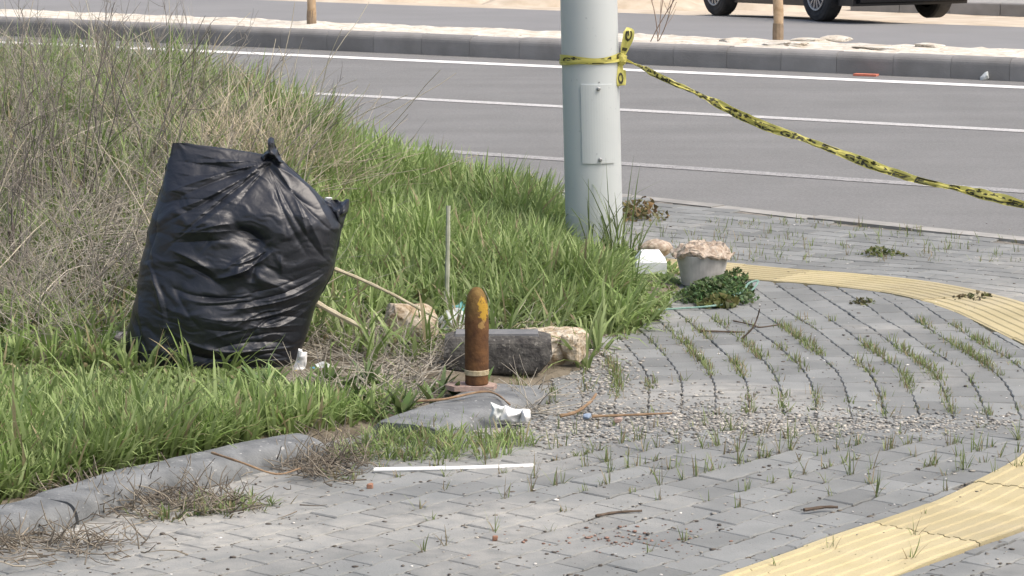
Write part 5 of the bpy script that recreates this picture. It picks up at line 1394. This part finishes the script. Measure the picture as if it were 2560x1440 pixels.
# ---- twiggy dead shrubs reaching above the bank
def dead_shrub(px, py, Y, n0, H, spread, lab, lean=.0, dark=1.0):
    c_ = atY(px, py, Y); zg = float(zverge(np.array([c_[0]]), np.array([Y]))[0]); P = np.column_stack([RNG.normal(c_[0], .07, n0), RNG.normal(Y, .07, n0), np.full(n0, zg)])
    D = np.column_stack([RNG.normal(lean, spread, n0), RNG.normal(0, spread * .7, n0), np.ones(n0)])
    A = Acc()
    def pt(C, r0, r1):
        n, k = C.shape[:2]; Rr = np.linspace(1, .4, k)[None] * RNG.uniform(r0, r1, n)[:, None]; V, Q = tubes(C, Rr)
        h = RNG.uniform(0, 1, n)[:, None]; A.add(V, Q, np.repeat((np.array([.14, .125, .112]) * (1 - h) + np.array([.34, .31, .265]) * h) * dark, k * 3, 0))
    C = grow(P, D, H * RNG.uniform(.7, 1.1, n0), 9, .07); pt(C, .0035, .006)
    P1, D1 = branch(C, 5, .3, .95, .42); C1 = grow(P1, D1, H * RNG.uniform(.15, .42, len(P1)), 7, .09); pt(C1, .0016, .003)
    P2, D2 = branch(C1, 4, .25, .95, .5); C2 = grow(P2, D2, H * RNG.uniform(.05, .17, len(P2)), 5, .12); pt(C2, .0009, .0017)
    o = thing('dead_shrub', lab, 'shrub', (c_[0], Y, zg), 'dead shrubs on the bank')
    A.build('twigs', M['dry'], parent=o)
    for k in range(max(2, n0 // 3)):
        V, Q = tubes(C[k:k + 1, :3], np.full((1, 3), .0075), 5)
        fast_mesh('stem', V, Q, M['dry'], np.broadcast_to(np.array([.12, .10, .085]) * dark, V.shape), parent=o)
dead_shrub(40, 500, 15.2, 10, 1.05, .32, 'leftmost dead twiggy shrub reaching the top edge', .1)
dead_shrub(170, 560, 16.2, 11, 1.15, .40, 'tall dead shrub with fanning dark twigs near the left edge', .15, .8)
dead_shrub(330, 520, 17.0, 8, 1.05, .45, 'loose dead shrub left of the stake, twigs crossing the kerb', .25)
dead_shrub(470, 470, 16.0, 8, .95, .55, 'dead shrub above the bag with long twigs leaning right', .55)
dead_shrub(250, 640, 14.6, 9, .75, .65, 'low sprawling dead shrub left of the rubbish bag', .2, 1.15)
dead_shrub(60, 700, 14.0, 9, .62, .7, 'low grey dead shrub at the left edge', .0, 1.25)
dead_shrub(560, 380, 18.6, 6, .7, .6, 'sparse dead shrub with twigs over the road line', .7)
p = at(1640, 104, MED_TOP)
# sapling twigs on the median, right of the post
o = thing('bare_sapling', 'thin bare sapling on the median right of the post', 'sapling', p)
A = Acc(); n0 = 4; C = grow(np.repeat(p[None], n0, 0) + RNG.normal(0, .04, (n0, 3)) * [1, 1, 0], np.column_stack([RNG.normal(0, .3, n0), RNG.normal(0, .2, n0), np.ones(n0)]), np.full(n0, .75), 7, .08)
V, Q = tubes(C, np.full((n0, 7), .006)); A.add(V, Q, np.array([.25, .19, .15])); P1, D1 = branch(C, 5, .2, .9, .4); C1 = grow(P1, D1, np.full(len(P1), .25), 5, .08); V, Q = tubes(C1, np.full((len(P1), 5), .0035)); A.add(V, Q, np.array([.32, .25, .2]))
A.build('twigs', M['dry'], parent=o)

# ---- leafy weed in front of the bucket
def leafy(name, px, py, rx, ry, h, n, lab, size=(.012, .026), col=(.065, .115, .04)):
    c_ = at(px, py); P = np.column_stack([RNG.normal(c_[0], rx * .5, n), RNG.normal(c_[1], ry * .5, n)]); rr = ((P[:, 0] - c_[0]) / rx) ** 2 + ((P[:, 1] - c_[1]) / ry) ** 2; P = P[rr < 1.2]; n = len(P); rr = rr[rr < 1.2]
    Z = RNG.uniform(.01, 1, n) * h * np.clip(1.15 - rr * .8, .2, 1.1) * (.6 + .8 * noise(P, 8, 3)); s_ = RNG.uniform(*size, n)
    th_ = np.linspace(0, 2 * math.pi, 6, endpoint=False); nrm = RNG.normal(0, 1, (n, 3)) * [.8, .8, .5] + [0, -.3, .9]; nrm /= np.linalg.norm(nrm, axis=1)[:, None]
    A_ = np.cross(nrm, [.3, .8, .1]); A_ /= np.linalg.norm(A_, axis=1)[:, None]; B_ = np.cross(nrm, A_)
    lob = 1 + .25 * np.cos(th_ * 3)
    V = np.column_stack([P, Z])[:, None] + s_[:, None, None] * lob[None, :, None] * (np.cos(th_)[None, :, None] * A_[:, None] + np.sin(th_)[None, :, None] * B_[:, None]) + nrm[:, None] * (s_[:, None] * .25 * np.cos(2 * th_)[None])[..., None]
    b = (np.arange(n) * 6)[:, None]; Q = np.concatenate([b + np.array([0, 1, 2, 3]), b + np.array([0, 3, 4, 5])]).reshape(-1, 4)
    cc_ = np.repeat(np.array(col) * RNG.uniform(.6, 1.5, (n, 1)) * (1 + RNG.normal(0, .1, (n, 3))), 6, 0)
    o = thing(name, lab, 'weed', c_); fast_mesh('leaves', V.reshape(-1, 3), Q, M['leafy'], cc_, parent=o, smooth=False)
    C = grow(np.repeat(c_[None], 9, 0), np.column_stack([RNG.normal(0, .8, 9), RNG.normal(0, .6, 9), np.ones(9)]), np.full(9, h * .9), 5, .1); V, Q = tubes(C, np.full((9, 5), .0025)); fast_mesh('stems', V, Q, M['dry'], np.broadcast_to(np.array([.1, .13, .05]), V.shape), parent=o)
leafy('leafy_weed', 1790, 748, .21, .20, .105, 1700, 'dark green leafy weed growing in front of the bucket', size=(.006, .014), col=(.085, .135, .05))
leafy('leafy_weed', 1838, 722, .09, .09, .13, 420, 'upright leafy weed beside the right side of the bucket', size=(.005, .012), col=(.09, .14, .05))
leafy('leafy_weed', 1800, 764, .10, .06, .05, 130, 'yellowish low weed in front of the dark leafy weed', col=(.10, .11, .03))
leafy('leafy_weed', 2160, 762, .075, .06, .03, 70, 'small brown-green weed on the pavement inside the yellow curve', size=(.006, .014), col=(.09, .095, .035))
leafy('leafy_weed', 2425, 752, .13, .09, .05, 70, 'sprawling weed growing on the yellow strip', size=(.006, .014), col=(.10, .095, .045))
leafy('leafy_weed', 1590, 545, .20, .25, .10, 240, 'dry brownish weed beside the post at the road edge', size=(.008, .02), col=(.15, .12, .05))
leafy('leafy_weed', 2205, 640, .16, .10, .05, 130, 'green weed patch in the pavement joint beyond the yellow strip', size=(.006, .014), col=(.10, .12, .035))
leafy('leafy_weed', 1055, 880, .14, .16, .22, 110, 'pale green leafy weed between the tan rock and the chunk', size=(.014, .028), col=(.13, .165, .055))

# ---- grass sprouting from the joints
def sprouts(P, per, Lm, name, lab, spread=.017, dark=.9, dry=.25):
    n = len(P) * per; Pp = np.repeat(P, per, 0) + RNG.normal(0, spread, (n, 2)); Z = zpave(Pp[:, 0], Pp[:, 1]) - .01; L = Lm * RNG.uniform(.45, 1.3, n) * np.repeat(RNG.uniform(.5, 1.3, len(P)), per)
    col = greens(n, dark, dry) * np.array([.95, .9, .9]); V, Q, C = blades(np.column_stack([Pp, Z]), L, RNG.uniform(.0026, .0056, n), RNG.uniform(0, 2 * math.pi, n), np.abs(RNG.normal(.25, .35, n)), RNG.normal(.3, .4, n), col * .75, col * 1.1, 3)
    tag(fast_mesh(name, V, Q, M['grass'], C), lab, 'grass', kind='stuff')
pts = []
for j in range(-6, 22):
    for Y in np.arange(12.55, 15.0, .022):
        gx, _ = gB(Y); x = .62 + (j - .5) * PW + gx; p = proj(np.array([x, Y, 0]))
        d = math.exp(-((p[1] - 905) / 90) ** 2) * (1.1 if p[0] < 2480 else .5) + .10
        run = noise(np.array([[j * 3.7, Y * 2.2]]), 1.0, 77)[0]
        if random.random() < d * (.85 if run > .55 else .30 if run > .40 else .05): pts.append((x, Y))
pts = np.array(pts); pts = pts[[strip_sd(q)[0] > TW / 2 + .1 for q in pts]]
sprouts(pts, 11, .047, 'joint_grass', 'rows of short grass growing in the joints of the pavement', dry=.3)
pts = []
for _ in range(1500):
    px_, py_ = random.uniform(860, 2560), random.uniform(1060, 1400); base_ = math.exp(-((py_ - 1130) / 75) ** 2) + .08
    if py_ < 1160 and px_ < 1330: continue
    if random.random() < base_ * .36: pts.append(at(px_, py_)[:2])
pts = np.array(pts)
# snap to the nearest long joint of the foreground rows
v_ = (pts - oA) @ eA; u_ = (pts - oA) @ dA; v_ = (np.round(v_ / PW - .5) + .5) * PW; pts = oA + u_[:, None] * dA + v_[:, None] * eA
sprouts(pts, 6, .075, 'joint_sprouts', 'single grass sprigs standing in the joints of the near pavement', spread=.008, dry=.3)
pts = np.array([at(random.uniform(1570, 2560), random.uniform(545, 655))[:2] for _ in range(230)]); pts = pts[[strip_sd(q)[0] < -TW / 2 and mdist(*q) < np.interp((q - mA[:2]) @ dM, re_a, re_d) - .15 for q in pts]]
sprouts(pts, 5, .06, 'joint_sprouts', 'sparse sprigs in the pavement joints beside the road', spread=.02)

# ---- gravel and grit
def pebbles(name, P2, s, col, lab, zoff=0.0, flat=.6):
    n = len(P2); z = zpave(P2[:, 0], P2[:, 1]) + zoff; sc = s[:, None] * np.column_stack([RNG.uniform(.7, 1.3, n), RNG.uniform(.7, 1.3, n), RNG.uniform(.4, .9, n) * flat])
    V = ICO_V[None] * (1 + RNG.normal(0, .13, (n, 12, 1))) * sc[:, None]; a_ = RNG.uniform(0, 6.28, n); ca, sa = np.cos(a_)[:, None], np.sin(a_)[:, None]
    V = np.stack([V[..., 0] * ca - V[..., 1] * sa, V[..., 0] * sa + V[..., 1] * ca, V[..., 2]], -1) + np.column_stack([P2, z + sc[:, 2] * .55])[:, None]
    T_ = (np.arange(n) * 12)[:, None, None] + ICO_F[None]
    o = fast_mesh(name, V.reshape(-1, 3), None, M['grit'], np.repeat(col, 12, 0), smooth=False, tris=T_.reshape(-1, 3)); return tag(o, lab, 'gravel', kind='stuff')
N_ = 8500; px_ = RNG.uniform(1180, 2560, N_); yc = 1052 + 6 * np.sin(px_ / 150); py_ = yc + RNG.normal(0, 1, N_) * np.interp(px_, [1180, 1400, 1800, 2300, 2560], [26, 40, 30, 20, 12])
keepg = RNG.uniform(0, 1, N_) < np.interp(px_, [1180, 1400, 1900, 2300, 2560], [.6, 1, .8, .35, .12])
P = np.array([at(a_, b_)[:2] for a_, b_ in zip(px_[keepg], py_[keepg])]); n = len(P)
h = RNG.uniform(0, 1, n)[:, None]; col = (np.array([.22, .21, .19]) * (1 - h) + np.array([.47, .445, .39]) * h) * RNG.uniform(.7, 1.15, (n, 1))
dk_ = RNG.uniform(0, 1, n) < .08; col[dk_] *= .35
pebbles('gravel', P, np.abs(RNG.normal(.0045, .0028, n)) + .0016, col, 'band of loose pale gravel lying across the pavement')
# gravel by the stone pile
P = np.array([at(RNG.normal(1500, 55), RNG.normal(925, 40))[:2] for _ in range(900)]); n = len(P); col = np.array([.38, .36, .32]) * RNG.uniform(.5, 1.2, (n, 1))
pebbles('gravel', P, np.abs(RNG.normal(.0045, .003, n)) + .0016, col, 'pale gravel right of the stone pile')
# scattered grit over everything
px_ = RNG.uniform(-40, 2600, 3800); py_ = RNG.uniform(560, 1440, 3800); P = np.array([at(a_, b_)[:2] for a_, b_ in zip(px_, py_)]); P = P[~inpoly(P, VERGE)]; n = len(P)
h = RNG.uniform(0, 1, n)[:, None]; col = np.where(h < .55, np.array([.11, .095, .08]), np.where(h < .93, np.array([.33, .31, .27]), np.array([.7, .68, .63]))) * RNG.uniform(.7, 1.2, (n, 1))
pebbles('grit', P, np.abs(RNG.normal(.0, .0038, n)) + .0018, col, 'scattered grit and dark crumbs on the pavement', flat=.45)
# dark crumbs lodged in the joints of the near pavement
pts = np.array([at(random.uniform(-20, 2560), random.uniform(1110, 1440))[:2] for _ in range(900)]); v_ = (pts - oA) @ eA; u_ = (pts - oA) @ dA; v_ = (np.round(v_ / PW - .5) + .5) * PW; pts = oA + u_[:, None] * dA + v_[:, None] * eA
pts = pts[[abs(strip_sd(q)[0]) > TW / 2 + .01 for q in pts]]; pts = pts[~inpoly(pts, VERGE)]; n = len(pts)
pebbles('joint_crumbs', pts, np.abs(RNG.normal(.0, .004, n)) + .0025, np.array([.10, .085, .065]) * RNG.uniform(.5, 1.6, (n, 1)), 'dark soil crumbs lodged in the joints of the near pavement', zoff=-.003, flat=.4)
# reddish chips in the foreground
P = np.array([at(RNG.normal(1580, 120), RNG.normal(1345, 17))[:2] for _ in range(130)]); n = len(P); pebbles('brick_chips', P, np.abs(RNG.normal(.003, .003, n)) + .0015, np.array([.24, .15, .115]) * RNG.uniform(.6, 1.3, (n, 1)), 'crushed brick chips in front of the yellow strip')
for o in bpy.data.objects:
    if '_o' in o: del o['_o']
